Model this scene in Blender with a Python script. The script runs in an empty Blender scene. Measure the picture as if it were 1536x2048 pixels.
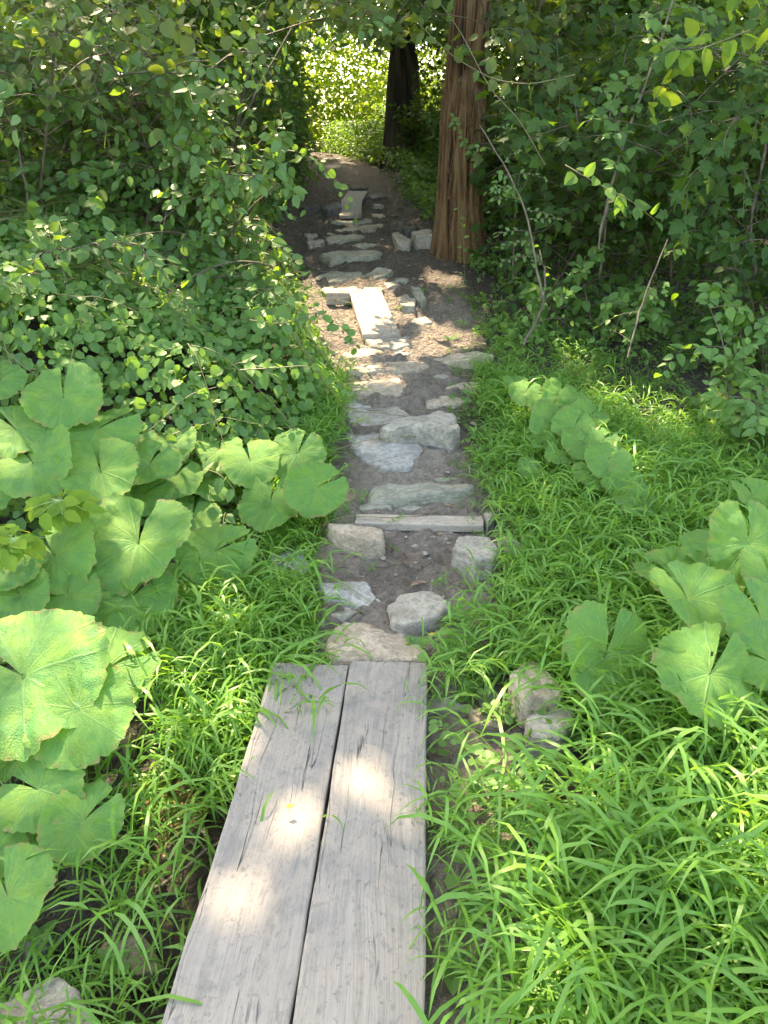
import bpy, math, random
import numpy as np
from mathutils import Vector, Matrix

rng = np.random.default_rng(11)
random.seed(11)
scn = bpy.context.scene
col = scn.collection

# ------------------------------------------------------------------ camera
FOC = 1547.0
PITCH = math.radians(25.1)
CAMH = 1.5
cd = bpy.data.cameras.new('camera')
cd.sensor_fit = 'VERTICAL'; cd.sensor_height = 36.0; cd.sensor_width = 27.0
cd.lens = FOC/2048*36.0
cd.clip_start = 0.05; cd.clip_end = 600
cam = bpy.data.objects.new('camera', cd); col.objects.link(cam)
cam.location = (0, 0, CAMH)
cam.rotation_euler = (math.radians(90)-PITCH, 0, 0)
scn.camera = cam

# ------------------------------------------------------------------ light
SUN_AZ, SUN_EL = math.radians(-25), math.radians(55)
SUN = np.array([math.sin(SUN_AZ)*math.cos(SUN_EL), math.cos(SUN_AZ)*math.cos(SUN_EL), math.sin(SUN_EL)])
w = bpy.data.worlds.new('World'); scn.world = w; w.use_nodes = True
nt = w.node_tree; nt.nodes.clear()
sk = nt.nodes.new('ShaderNodeTexSky'); sk.sky_type = 'NISHITA'; sk.sun_disc = False
sk.sun_elevation = SUN_EL; sk.sun_rotation = SUN_AZ; sk.air_density = 1.0; sk.dust_density = 2.5; sk.ozone_density = 0.6
bg = nt.nodes.new('ShaderNodeBackground'); bg.inputs['Strength'].default_value = 0.15
wo = nt.nodes.new('ShaderNodeOutputWorld')
nt.links.new(sk.outputs[0], bg.inputs[0]); nt.links.new(bg.outputs[0], wo.inputs[0])
sl = bpy.data.lights.new('sun', 'SUN'); sl.energy = 2.6; sl.angle = math.radians(0.53); sl.color = (1.0, 0.88, 0.75)
so = bpy.data.objects.new('sun', sl); col.objects.link(so)
so.rotation_euler = Vector(SUN).to_track_quat('Z', 'Y').to_euler()
so.location = (0, 0, 30)
scn.view_settings.view_transform = 'Standard'; scn.view_settings.look = 'None'
scn.view_settings.gamma = 1.0; scn.view_settings.use_curve_mapping = False
scn.view_settings.exposure = 3.2
scn.view_settings.use_white_balance = True; scn.view_settings.white_balance_temperature = 8300; scn.view_settings.white_balance_tint = 6
scn.render.engine = 'CYCLES'
cy = scn.cycles
cy.max_bounces = 7; cy.diffuse_bounces = 4; cy.glossy_bounces = 2; cy.transmission_bounces = 5
cy.transparent_max_bounces = 4; cy.caustics_reflective = False; cy.caustics_refractive = False
cy.use_denoising = True; cy.sample_clamp_indirect = 6

# ------------------------------------------------------------------ numeric helpers
def _hash(ix, iy, iz):
    h = (ix*374761393 + iy*668265263 + iz*2147483647 + 1274126177) & 0xFFFFFFFF
    h = ((h ^ (h >> 13))*1274126177) & 0xFFFFFFFF
    h = ((h ^ (h >> 15))*2246822519) & 0xFFFFFFFF
    return ((h ^ (h >> 16)) & 0xFFFFFF)/float(0xFFFFFF)

def vnoise(x, y, z=0.0):
    x, y, z = np.broadcast_arrays(np.asarray(x, float), np.asarray(y, float), np.asarray(z, float))
    fx, fy, fz = np.floor(x), np.floor(y), np.floor(z)
    ix, iy, iz = fx.astype(np.int64), fy.astype(np.int64), fz.astype(np.int64)
    u, v, t = x-fx, y-fy, z-fz
    u = u*u*(3-2*u); v = v*v*(3-2*v); t = t*t*(3-2*t)
    def c(a, b, d): return _hash(ix+a, iy+b, iz+d)
    x00 = c(0,0,0)*(1-u)+c(1,0,0)*u; x10 = c(0,1,0)*(1-u)+c(1,1,0)*u
    x01 = c(0,0,1)*(1-u)+c(1,0,1)*u; x11 = c(0,1,1)*(1-u)+c(1,1,1)*u
    return (x00*(1-v)+x10*v)*(1-t)+(x01*(1-v)+x11*v)*t

def fbm(x, y, z=0.0, o=4):
    s = 0; a = .5; n = 0
    x = np.asarray(x, float); y = np.asarray(y, float); z = np.asarray(z, float)
    for k in range(o):
        s = s + a*vnoise(x*2**k+k*17.3, y*2**k+k*9.1, z*2**k+k*4.7); n += a; a *= .5
    return s/n

def smooth(t): t = np.clip(t, 0, 1); return t*t*(3-2*t)
def unit(v): v = np.asarray(v, float); return v/np.maximum(np.linalg.norm(v, axis=-1, keepdims=True), 1e-9)

# ------------------------------------------------------------------ terrain shape
PYs = [-80, 0, 2.1, 3.0, 4.2, 5.0, 5.6, 7.5, 9, 11, 13.6, 16, 20, 30, 120]
PZs = [-.12, -.09, -.05, -.03, .11, .25, .36, .63, .83, 1.05, 1.27, 1.40, 1.46, 1.46, 1.46]
CYs = [-80, 2.2, 3, 4.2, 5.6, 7.5, 9, 12, 14, 17, 22, 120]
CXs = [-.05, -.02, .08, 0.0, -.05, -.28, -.36, -.55, -.8, -1.6, -3.4, -8]
WYs = [-80, 2.2, 3, 4.0, 5.0, 5.8, 7.5, 9, 12, 15, 20, 120]
WXs = [.2, .22, .33, .27, .42, .62, .66, .62, .42, .36, .4, .4]
def cx(y): return np.interp(y, CYs, CXs)
def cw(y): return np.interp(y, WYs, WXs)
def H(x, y):
    x = np.asarray(x, float); y = np.asarray(y, float)
    z = np.interp(y, PYs, PZs)
    d = x-cx(y)
    dl = np.maximum(0, -d-.45); dr = np.maximum(0, d-.7)
    far = smooth((y-2.8)/1.2)
    z = z + far*.32*smooth(dl/1.6)
    z = z - .16*(1-far)*smooth((-x-.22)/.15)*(1-.6*smooth((-x-.8)/.5))*smooth((y-.2)/.5)
    z = z - smooth(dr/2.0)*np.interp(y, [0, 3, 5, 8, 12, 20], [0.02, .02, .14, .28, .3, .1])
    return z
def Hn(x, y):
    z = H(x, y)
    d = np.abs(x-cx(y))
    n_ = fbm(x*15, y*15, 6, 3)
    lump = (fbm(x*8, y*8, 3, 4)-.5)*.065 + (fbm(x*28, y*28, 1, 2)-.5)*.04 + .03*(np.abs(2*n_-1)-.2)
    big = (fbm(x*1.3, y*1.3, 5, 3)-.5)*.12*smooth((d-.5)/1.5)
    return z+lump+big

CP, SP = math.cos(PITCH), math.sin(PITCH)
def ray(px, py):
    u = (px-768)/FOC; v = (py-1024)/FOC
    return np.array([u, CP-v*SP, -SP-v*CP])      # per unit camera depth
def on_plane(px, py, z):
    d = ray(px, py); t = (z-CAMH)/d[2]
    return np.array([0, 0, CAMH])+d*t
def at_depth(px, py, Z): return np.array([0, 0, CAMH])+ray(px, py)*Z
def on_ground(px, py, off=0.0):
    d = ray(px, py); t = .8; o = np.array([0, 0, CAMH])
    while t < 60:
        p = o+d*t
        if p[2] <= float(H(p[0], p[1]))+off: break
        t *= 1.012
    a, b = t/1.012, t
    for _ in range(12):
        m = (a+b)/2; p = o+d*m
        if p[2] <= float(H(p[0], p[1]))+off: b = m
        else: a = m
    return o+d*b

# ------------------------------------------------------------------ sun gaps (pixel, height above ground, radius of the gap in metres)
GAPS = []
TG = random.Random(5)
def gap(px, py, off, r): GAPS.append((on_ground(px, py, off), r))
for g in [
           (300,1120,.28,.06), (350,1110,.28,.05), (420,890,.3,.05), (960,1440,.2,.06), (1010,1480,.2,.02), (1480,1600,.25,.07), (1400,1330,.3,.03), (1090,1870,.2,.03), (1530,1540,.2,.03),
          (1090,1800,.2,.01), (1380,1215,.3,.04), (240,1500,0,.02), (350,1830,0,.0), (80,1240,.3,-.01), (250,1030,.3,.03), (1060,1850,.2,.0),
          (615,625,0,.2), (660,655,0,.2), (620,690,0,.2), (690,660,0,.18), (700,610,0,.13), (745,600,0,.12), (720,640,0,.12), (650,600,0,.13), (590,640,0,.18), (650,720,0,.16), (760,640,0,.08), (690,720,0,.12), (560,610,0,.1), (600,590,0,.08), (640,660,0,.26), (600,640,0,.22), (665,615,0,.18), (675,700,0,.2),
          (640,600,0,.10), (600,600,0,.10), (700,600,0,.10), (750,605,0,.10), (560,600,0,.07), (720,640,0,.10), (660,640,0,.12), (620,650,0,.14),
          (640,690,0,.16), (690,690,0,.12), (600,700,.1,.12), (670,720,0,.1), (560,640,0,.1), (610,570,0,.04), (770,630,0,.05), (880,665,0,.07), (930,680,0,.05),
          (740,770,0,.04), (780,775,0,.03), (820,720,0,.03), (900,560,0,.05), (870,550,0,.04), (830,640,0,.04), (760,770,0,.03), (860,690,0,.06),
          (650,455,0,.04), (700,452,0,.03), (700,415,0,.02), (690,325,0,.03), (650,340,0,.03), (1350,850,0,.08), (1480,860,0,.10), (1300,820,.1,.07), (1240,790,.1,.08),
          (1140,700,.1,.05), (1460,690,.4,.1), (1380,690,.4,.07), (1400,900,0,.06), (580,800,.4,.05), (380,700,.5,.06), (130,640,.5,.05), (500,760,.5,.06),
          (1080,790,.2,.05), (300,600,.5,.05), (420,980,.3,.03), (1240,900,.2,.05), (950,1300,.2,.03)]:
    gap(*g)
for _ in range(18):      # soft dapple over the large left leaves
    gap(TG.uniform(0, 470), TG.uniform(760, 1500), .3, TG.uniform(.0, .07))
for _ in range(10):
    gap(TG.uniform(1000, 1536), TG.uniform(1050, 1950), .22, TG.uniform(-.02, .03))
for _ in range(12):
    gap(TG.uniform(0, 650), TG.uniform(520, 760), .5, TG.uniform(.04, .08))
for px_, py_, r_ in [(478,1785,.018), (590,1640,.012), (725,1545,.016), (835,1650,-.01)]:
    GAPS.append((on_plane(px_, py_, 0), r_))
def gap_keep(P, pad=0.0, soft=True):
    keep = np.ones(len(P), bool)
    for q, r in GAPS:
        d = P-q; t = d@SUN
        dist = np.linalg.norm(d-t[:, None]*SUN, axis=1)
        keep &= ~((dist < r+pad+(.05 if r > .11 and pad > .09 else 0)) & (t > 0.6))
    return keep

def corridor(P):
    """True inside the airy volume that walkers keep open along the path"""
    x, y, z = P[:, 0], P[:, 1], P[:, 2]
    xl = np.interp(y, [2.5, 4.2, 5.2, 6, 7, 9, 12, 16, 18, 21], [-.30, -.42, -.60, -.74, -.84, -.93, -.88, -1.05, -1.3, -2.2])
    xr = np.interp(y, [2, 4, 6.9, 7.4, 9, 11, 12.2, 12.8, 16, 18, 21], [.7, .9, .92, .62, .70, .62, .42, .12, .05, -.3, -1.0])
    wob = (fbm(x*2.3, y*2.3, z*2.3, 3)-.5)*.45
    return (x > xl+wob) & (x < xr-wob) & (z < 1.5+.112*y+wob) & (y < 20)
# ------------------------------------------------------------------ object helpers
def mesh_np(name, V, F, mat=None, attrs=None, smooth_=False, uv=None):
    """F: (n,3) or (n,4) int array."""
    me = bpy.data.meshes.new(name)
    V = np.asarray(V, np.float32); F = np.asarray(F, np.int32)
    n, k = F.shape
    me.vertices.add(len(V)); me.vertices.foreach_set('co', V.ravel())
    me.loops.add(n*k); me.loops.foreach_set('vertex_index', F.ravel())
    me.polygons.add(n); me.polygons.foreach_set('loop_start', np.arange(0, n*k, k, dtype=np.int32))
    me.polygons.foreach_set('use_smooth', np.full(n, smooth_, bool))
    if attrs:
        for a, d in attrs.items():
            at = me.attributes.new(a, 'FLOAT', 'POINT'); at.data.foreach_set('value', np.asarray(d, np.float32))
    if uv is not None:
        at = me.attributes.new('lp', 'FLOAT_VECTOR', 'POINT'); at.data.foreach_set('vector', np.asarray(uv, np.float32).ravel())
    me.update(calc_edges=True)
    if mat: me.materials.append(mat)
    return me
def link(name, me, parent=None, loc=None):
    o = bpy.data.objects.new(name, me); col.objects.link(o)
    if parent is not None: o.parent = parent
    if loc is not None: o.location = loc
    return o
def tag(o, label=None, cat=None, group=None, kind=None):
    if label: o['label'] = label
    if cat: o['category'] = cat
    if group: o['group'] = group
    if kind: o['kind'] = kind
    return o
def empty(name, loc, label, cat, group=None):
    o = bpy.data.objects.new(name, None); col.objects.link(o); o.location = tuple(float(v) for v in loc)
    o.empty_display_size = .1
    return tag(o, label, cat, group)

# ------------------------------------------------------------------ materials
def mat_new(name):
    m = bpy.data.materials.new(name); m.use_nodes = True
    nt = m.node_tree; nt.nodes.clear()
    out = nt.nodes.new('ShaderNodeOutputMaterial')
    return m, nt, out
class N:
    def __init__(s, nt): s.nt = nt
    def n(s, t, **kw):
        nd = s.nt.nodes.new(t)
        for k, v in kw.items():
            if k.startswith('i_'):
                nd.inputs[k[2:].replace('_', ' ')].default_value = v
            else: setattr(nd, k, v)
        return nd
    def l(s, a, b): s.nt.links.new(a, b)
    def ramp(s, fac, stops, interp='LINEAR'):
        r = s.nt.nodes.new('ShaderNodeValToRGB'); r.color_ramp.interpolation = interp
        e = r.color_ramp.elements
        while len(e) < len(stops): e.new(.5)
        for i, (p, c) in enumerate(stops):
            e[i].position = p; e[i].color = (c[0], c[1], c[2], 1) if not isinstance(c, (int, float)) else (c, c, c, 1)
        s.l(fac, r.inputs[0]); return r.outputs[0]
    def noise(s, vec, scale, detail=4, rough=.6, dist=0, out='Fac'):
        t = s.nt.nodes.new('ShaderNodeTexNoise'); t.inputs['Scale'].default_value = scale
        t.inputs['Detail'].default_value = detail; t.inputs['Roughness'].default_value = rough
        t.inputs['Distortion'].default_value = dist
        s.l(vec, t.inputs['Vector']); return t.outputs[out]
    def mapping(s, vec, scale=(1,1,1), loc=(0,0,0)):
        m = s.nt.nodes.new('ShaderNodeMapping'); m.inputs['Scale'].default_value = scale; m.inputs['Location'].default_value = loc
        s.l(vec, m.inputs['Vector']); return m.outputs[0]
    def math(s, op, a, b=None, clamp=False):
        m = s.nt.nodes.new('ShaderNodeMath'); m.operation = op; m.use_clamp = clamp
        for i, v in enumerate((a, b)):
            if v is None: continue
            if isinstance(v, (int, float)): m.inputs[i].default_value = v
            else: s.l(v, m.inputs[i])
        return m.outputs[0]
    def mix(s, f, a, b, mode='MIX'):
        m = s.nt.nodes.new('ShaderNodeMix'); m.data_type = 'RGBA'; m.blend_type = mode
        for k, v in (('Factor', f), ('A', a), ('B', b)):
            i = [q for q in m.inputs if q.name == k and (q.type == 'RGBA' or (k == 'Factor' and q.type == 'VALUE'))][0]
            if isinstance(v, (int, float)) and k == 'Factor': i.default_value = v
            elif isinstance(v, tuple): i.default_value = (v[0], v[1], v[2], 1)
            else: s.l(v, i)
        return [q for q in m.outputs if q.type == 'RGBA'][0]
    def bump(s, h, strength, dist, prev=None):
        b = s.nt.nodes.new('ShaderNodeBump'); b.inputs['Strength'].default_value = strength; b.inputs['Distance'].default_value = dist
        s.l(h, b.inputs['Height'])
        if prev is not None: s.l(prev, b.inputs['Normal'])
        return b.outputs[0]

def leaf_material(name, cols, trans=(.16,.30,.03), tmix=.4, rough=.45, veins=False, spec=.35):
    m, nt, out = mat_new(name); k = N(nt)
    at = k.n('ShaderNodeAttribute', attribute_name='rnd'); oi = k.n('ShaderNodeObjectInfo')
    f = k.math('FRACT', k.math('ADD', at.outputs['Fac'], oi.outputs['Random']))
    base = k.ramp(f, [(i/(len(cols)-1), c) for i, c in enumerate(cols)])
    tc = k.n('ShaderNodeTexCoord')
    nz = k.noise(tc.outputs['Object'], 18 if not veins else 9, 3)
    base = k.mix(k.math('MULTIPLY', nz, .5), base, tuple(c*1.7 for c in cols[-1]))
    tcol = k.mix(f, tuple(c*.8 for c in trans), tuple(c*1.15 for c in trans))
    nrm = None
    if veins:
        lp = k.n('ShaderNodeAttribute', attribute_name='lp')
        sep = k.n('ShaderNodeSeparateXYZ'); k.l(lp.outputs['Vector'], sep.inputs[0])
        u, r = sep.outputs[0], sep.outputs[1]          # angle /(2pi)+.5, radius 0..1
        d1 = k.math('ABSOLUTE', k.math('SUBTRACT', k.math('FRACT', k.math('MULTIPLY', u, 9.0)), .5))
        dist = k.math('MULTIPLY', d1, r)               # metric-ish distance from a main vein
        v1 = k.math('SUBTRACT', 1.0, k.math('MULTIPLY', dist, 30.0), True)
        # side veins, herring bone off the main veins
        ang = k.math('FRACT', k.math('SUBTRACT', k.math('MULTIPLY', r, 6.5), k.math('MULTIPLY', dist, 9.0)))
        v2 = k.math('SUBTRACT', 1.0, k.math('MULTIPLY', k.math('ABSOLUTE', k.math('SUBTRACT', ang, .5)), 14.0), True)
        vein = k.math('ADD', v1, k.math('MULTIPLY', v2, .45), True)
        mot = k.noise(tc.outputs['Object'], 5, 4, .65)
        base = k.mix(k.ramp(mot, [(.40, 0.0), (.62, .75)]), base, (.20,.34,.055))
        base = k.mix(k.ramp(k.noise(tc.outputs['Object'], 28, 3, .6), [(.42, .28), (.56, 0.0)]), base, (.055,.155,.05))
        base = k.mix(k.math('MULTIPLY', vein, .38), base, (.24,.38,.14))
        tcol = k.mix(k.math('MULTIPLY', vein, .5), tcol, (.05,.09,.015))
        vo = k.n('ShaderNodeTexVoronoi', feature='DISTANCE_TO_EDGE'); vo.inputs['Scale'].default_value = 60
        k.l(tc.outputs['Object'], vo.inputs['Vector'])
        cell = k.math('MULTIPLY', vo.outputs['Distance'], 1.2)
        hgt = k.math('ADD', k.math('MULTIPLY', vein, -1.0), cell)
        nrm = k.bump(hgt, .55, .006)
        rim = k.math('MULTIPLY', k.ramp(r, [(.90, 0.0), (1.0, 1.0)]), k.ramp(k.noise(tc.outputs['Object'], 7, 4, .7), [(.50, 0.0), (.58, .9)]))
        base = k.mix(rim, base, (.28,.19,.09))
        # yellowing, specks
        sp = k.ramp(k.noise(tc.outputs['Object'], 70, 2), [(.70, 0.0), (.76, 1.0)])
        base = k.mix(k.math('MULTIPLY', sp, .5), base, (.25,.22,.08))
    p = k.n('ShaderNodeBsdfPrincipled'); p.inputs['Roughness'].default_value = rough
    p.inputs['Specular IOR Level'].default_value = spec
    k.l(base, p.inputs['Base Color'])
    t = k.n('ShaderNodeBsdfTranslucent'); k.l(tcol, t.inputs['Color'])
    if nrm is not None: k.l(nrm, p.inputs['Normal']); k.l(nrm, t.inputs['Normal'])
    mx = k.n('ShaderNodeMixShader'); mx.inputs[0].default_value = tmix
    k.l(p.outputs[0], mx.inputs[1]); k.l(t.outputs[0], mx.inputs[2]); k.l(mx.outputs[0], out.inputs[0])
    return m

M = {}
M['butterbur'] = leaf_material('butterbur_leaf', [(.09,.225,.052), (.115,.265,.055), (.07,.19,.058)], (.34,.55,.045), .42, .55, True, .3)
M['vine'] = leaf_material('vine_leaf', [(.050,.125,.040), (.085,.175,.045), (.034,.09,.038), (.07,.15,.04), (.11,.20,.045)], (.26,.46,.04), .4, .5, False, .28)
M['shrub'] = leaf_material('shrub_leaf', [(.046,.115,.045), (.065,.145,.046), (.034,.088,.040), (.095,.17,.038)], (.28,.46,.04), .38, .4)
M['dark'] = leaf_material('shade_darkened_leaf', [(.016,.050,.014), (.028,.070,.016), (.012,.040,.014), (.042,.088,.016)], (.20,.34,.02), .32, .55, False, .2)  # dark green leaf, understory shade painted into the colour as well
M['yellow'] = leaf_material('yellowish_leaf', [(.07,.11,.02), (.035,.085,.02), (.09,.105,.02), (.03,.07,.018)], (.28,.36,.04), .42, .5)
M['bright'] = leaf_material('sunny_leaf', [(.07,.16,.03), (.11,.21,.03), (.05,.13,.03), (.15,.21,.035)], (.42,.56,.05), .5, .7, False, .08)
M['grass'] = leaf_material('grass_leaf', [(.070,.175,.034), (.098,.225,.042), (.052,.138,.032), (.135,.26,.045)], (.27,.52,.05), .42, .42)
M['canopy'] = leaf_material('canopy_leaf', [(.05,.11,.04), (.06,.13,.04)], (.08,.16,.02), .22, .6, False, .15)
M['dead'] = leaf_material('dead_leaf', [(.16,.09,.05), (.26,.17,.10), (.10,.06,.04), (.30,.22,.15)], (.15,.08,.03), .15, .8, False, .1)

def mat_stem(name, c1, c2, rough=.8):
    m, nt, out = mat_new(name); k = N(nt)
    tc = k.n('ShaderNodeTexCoord')
    v = k.noise(k.mapping(tc.outputs['Object'], (30, 30, 8)), 1, 4)
    p = k.n('ShaderNodeBsdfPrincipled'); p.inputs['Roughness'].default_value = rough
    k.l(k.ramp(v, [(.3, c1), (.7, c2)]), p.inputs['Base Color'])
    k.l(k.bump(v, .5, .01), p.inputs['Normal'])
    k.l(p.outputs[0], out.inputs[0]); return m
M['stem'] = mat_stem('twig_bark', (.06,.045,.03), (.17,.13,.09))
M['palestem'] = mat_stem('pale_twig', (.08,.062,.04), (.18,.15,.105))
M['petiole'] = mat_stem('petiole_skin', (.16,.28,.08), (.22,.34,.12), .5)
M['redvine'] = mat_stem('vine_stem', (.13,.09,.04), (.16,.17,.07), .6)

def mat_mud():
    m, nt, out = mat_new('mud'); k = N(nt)
    tc = k.n('ShaderNodeTexCoord'); P = tc.outputs['Object']
    a = k.noise(P, 2.2, 5, .6); b = k.noise(P, 26, 6, .7); c = k.noise(P, 130, 4, .7)
    base = k.ramp(a, [(.3, (.255,.20,.155)), (.5, (.35,.285,.225)), (.72, (.44,.37,.295))])
    base = k.mix(k.math('MULTIPLY', k.ramp(b, [(.38, 1.0), (.56, 0.0)]), .5), base, (.10,.082,.068))
    base = k.mix(k.ramp(c, [(.62, 0.0), (.72, .45)]), base, (.30,.26,.21))
    wet = k.n('ShaderNodeAttribute', attribute_name='wet').outputs['Fac']
    soil_shade = k.n('ShaderNodeAttribute', attribute_name='soil_shade').outputs['Fac']
    base = k.mix(k.math('MULTIPLY', soil_shade, .88), base, (.045,.033,.023))
    base = k.mix(k.math('MULTIPLY', wet, .65), base, (.065,.046,.033))
    wl = k.math('MULTIPLY', wet, k.ramp(k.noise(P, 7, 3), [(.4, 0.0), (.6, 1.0)]))
    rgh = k.math('SUBTRACT', .85, k.math('MULTIPLY', wl, .62))
    p = k.n('ShaderNodeBsdfPrincipled'); k.l(base, p.inputs['Base Color']); k.l(rgh, p.inputs['Roughness'])
    vo = k.n('ShaderNodeTexVoronoi'); vo.inputs['Scale'].default_value = 42; vo.inputs['Randomness'].default_value = 1
    wp = k.n('ShaderNodeVectorMath', operation='ADD'); k.l(P, wp.inputs[0])
    ws = k.n('ShaderNodeVectorMath', operation='SCALE'); k.l(k.noise(P, 20, 3, .6, 0, 'Color'), ws.inputs[0]); ws.inputs['Scale'].default_value = .03
    k.l(ws.outputs[0], wp.inputs[1]); k.l(wp.outputs[0], vo.inputs['Vector'])
    h = k.math('ADD', k.math('MULTIPLY', b, 1.3), k.math('MULTIPLY', c, .5))
    h = k.math('SUBTRACT', h, k.math('MULTIPLY', vo.outputs['Distance'], .7))
    k.l(k.bump(h, 1.0, .07), p.inputs['Normal'])
    k.l(p.outputs[0], out.inputs[0]); return m
M['mud'] = mat_mud()

def mat_stone(name, ca, cb, cc, lich=.25):
    m, nt, out = mat_new(name); k = N(nt)
    tc = k.n('ShaderNodeTexCoord'); P = tc.outputs['Object']
    oi = k.n('ShaderNodeObjectInfo')
    cmb = k.n('ShaderNodeVectorMath', operation='ADD'); k.l(P, cmb.inputs[0])
    sc = k.n('ShaderNodeVectorMath', operation='SCALE'); sc.inputs[0].default_value = (7, 3, 5); k.l(oi.outputs['Random'], sc.inputs['Scale'])
    k.l(sc.outputs[0], cmb.inputs[1]); P = cmb.outputs[0]
    a = k.noise(P, 9, 5, .65, .6); b = k.noise(P, 45, 5, .7); c = k.noise(k.mapping(P, (1, 1, 9)), 22, 4, .6)
    g = k.noise(P, 240, 3, .7)
    base = k.ramp(a, [(.32, ca), (.5, cb), (.68, cc)])
    base = k.mix(k.math('MULTIPLY', k.ramp(b, [(.42, .8), (.56, 0.0)]), .55), base, tuple(x*.42 for x in ca))
    base = k.mix(k.ramp(g, [(.58, 0.0), (.7, .35)]), base, (.42,.41,.38))
    base = k.mix(k.ramp(k.noise(P, 16, 4, .7), [(.60, 0.0), (.68, lich)]), base, (.30,.31,.22))
    base = k.mix(k.ramp(k.noise(P, 5, 4, .7), [(.52, 0.0), (.66, .55)]), base, (.20,.155,.12))   # dried mud
    p = k.n('ShaderNodeBsdfPrincipled'); p.inputs['Roughness'].default_value = .78
    k.l(base, p.inputs['Base Color'])
    h = k.math('ADD', k.math('ADD', a, k.math('MULTIPLY', b, .5)), k.math('ADD', k.math('MULTIPLY', c, .4), k.math('MULTIPLY', g, .12)))
    k.l(k.bump(h, 1.0, .028), p.inputs['Normal'])
    k.l(p.outputs[0], out.inputs[0]); return m
M['grey'] = mat_stone('grey_stone', (.27,.24,.195), (.38,.34,.275), (.47,.425,.345))
M['tan'] = mat_stone('tan_stone', (.33,.26,.185), (.45,.365,.265), (.54,.45,.335))
M['blue'] = mat_stone('blue_grey_stone', (.25,.24,.22), (.36,.345,.31), (.45,.43,.39), .15)
M['green'] = mat_stone('greenish_slate', (.23,.225,.17), (.33,.315,.24), (.41,.385,.30), .4)
M['dkstone'] = mat_stone('dark_wet_stone', (.07,.07,.07), (.11,.105,.10), (.15,.145,.13), .1)
M['pale'] = mat_stone('pale_stone', (.42,.45,.47), (.52,.54,.55), (.60,.61,.61), .05)
M['olive'] = mat_stone('olive_brown_stone', (.12,.10,.06), (.17,.145,.09), (.22,.19,.12), .3)

def mat_wood(name, dark, mid, light, stain=.5):
    m, nt, out = mat_new(name); k = N(nt)
    tc = k.n('ShaderNodeTexCoord'); P = tc.outputs['Object']
    oi = k.n('ShaderNodeObjectInfo')
    sc = k.n('ShaderNodeVectorMath', operation='SCALE'); sc.inputs[0].default_value = (3, 11, 5); k.l(oi.outputs['Random'], sc.inputs['Scale'])
    ad = k.n('ShaderNodeVectorMath', operation='ADD'); k.l(P, ad.inputs[0]); k.l(sc.outputs[0], ad.inputs[1]); P = ad.outputs[0]
    warp = k.noise(k.mapping(P, (2.5, .9, 2.5)), 1.6, 3, .5, 0, 'Color')
    wv = k.n('ShaderNodeVectorMath', operation='SCALE'); k.l(warp, wv.inputs[0]); wv.inputs['Scale'].default_value = .09
    P2n = k.n('ShaderNodeVectorMath', operation='ADD'); k.l(P, P2n.inputs[0]); k.l(wv.outputs[0], P2n.inputs[1]); P2 = P2n.outputs[0]
    grain = k.noise(k.mapping(P2, (46, 1.6, 20)), 1, 5, .65)
    fine = k.noise(k.mapping(P2, (190, 5, 60)), 1, 4, .7)
    blot = k.noise(P, 4.5, 5, .65, .4); blot2 = k.noise(P, 15, 5, .7)
    base = k.ramp(grain, [(.25, dark), (.48, mid), (.75, light)])
    base = k.mix(k.math('MULTIPLY', k.ramp(fine, [(.38, .9), (.55, 0.0)]), .38), base, tuple(x*.45 for x in dark))
    base = k.mix(k.math('MULTIPLY', k.ramp(blot, [(.38, 1.0), (.55, 0.0)]), stain), base, (.115,.112,.112))
    base = k.mix(k.math('MULTIPLY', k.ramp(blot2, [(.52, 0.0), (.66, 1.0)]), .45), base, (.27,.23,.19))
    spk = k.ramp(k.noise(k.mapping(P, (60, 40, 60)), 1, 3, .6), [(.62, 0.0), (.70, .8)])
    base = k.mix(spk, base, (.075,.07,.066))
    mudp = k.ramp(k.noise(k.mapping(P, (6, 4, 6), (5, 2, 1)), 1, 7, .78, 1.2), [(.46, 0.0), (.64, .75)])
    base = k.mix(mudp, base, (.27,.23,.188))
    # long checks (cracks) along the grain
    ck = k.math('ABSOLUTE', k.math('SUBTRACT', k.noise(k.mapping(P2, (24, .8, 8)), 1, 3, .5), .5))
    gate = k.ramp(k.noise(k.mapping(P, (14, 3.2, 5), (3, 1, 2)), 1, 3), [(.52, 0.0), (.60, 1.0)])
    crack = k.math('MULTIPLY', k.ramp(ck, [(.0, .9), (.007, 0.0)]), gate)
    base = k.mix(crack, base, (.025,.022,.02))
    # gouges and scuffs left by boots and dried mud
    scf = k.ramp(k.noise(k.mapping(P, (30, 18, 30)), 1, 6, .75, 2.0), [(.54, 0.0), (.60, .55)])
    base = k.mix(scf, base, (.125,.115,.105))
    p = k.n('ShaderNodeBsdfPrincipled'); p.inputs['Roughness'].default_value = .72
    k.l(base, p.inputs['Base Color'])
    h = k.math('ADD', k.math('ADD', grain, k.math('MULTIPLY', fine, .5)), k.math('MULTIPLY', crack, -3.0))
    k.l(k.bump(h, .8, .005), p.inputs['Normal'])
    k.l(p.outputs[0], out.inputs[0]); return m
M['wood'] = mat_wood('weathered_grey_wood', (.175,.156,.134), (.235,.21,.182), (.285,.257,.222))
M['freshwood'] = mat_wood('pale_tan_wood', (.30,.245,.19), (.40,.335,.27), (.47,.40,.33), .12)

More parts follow.
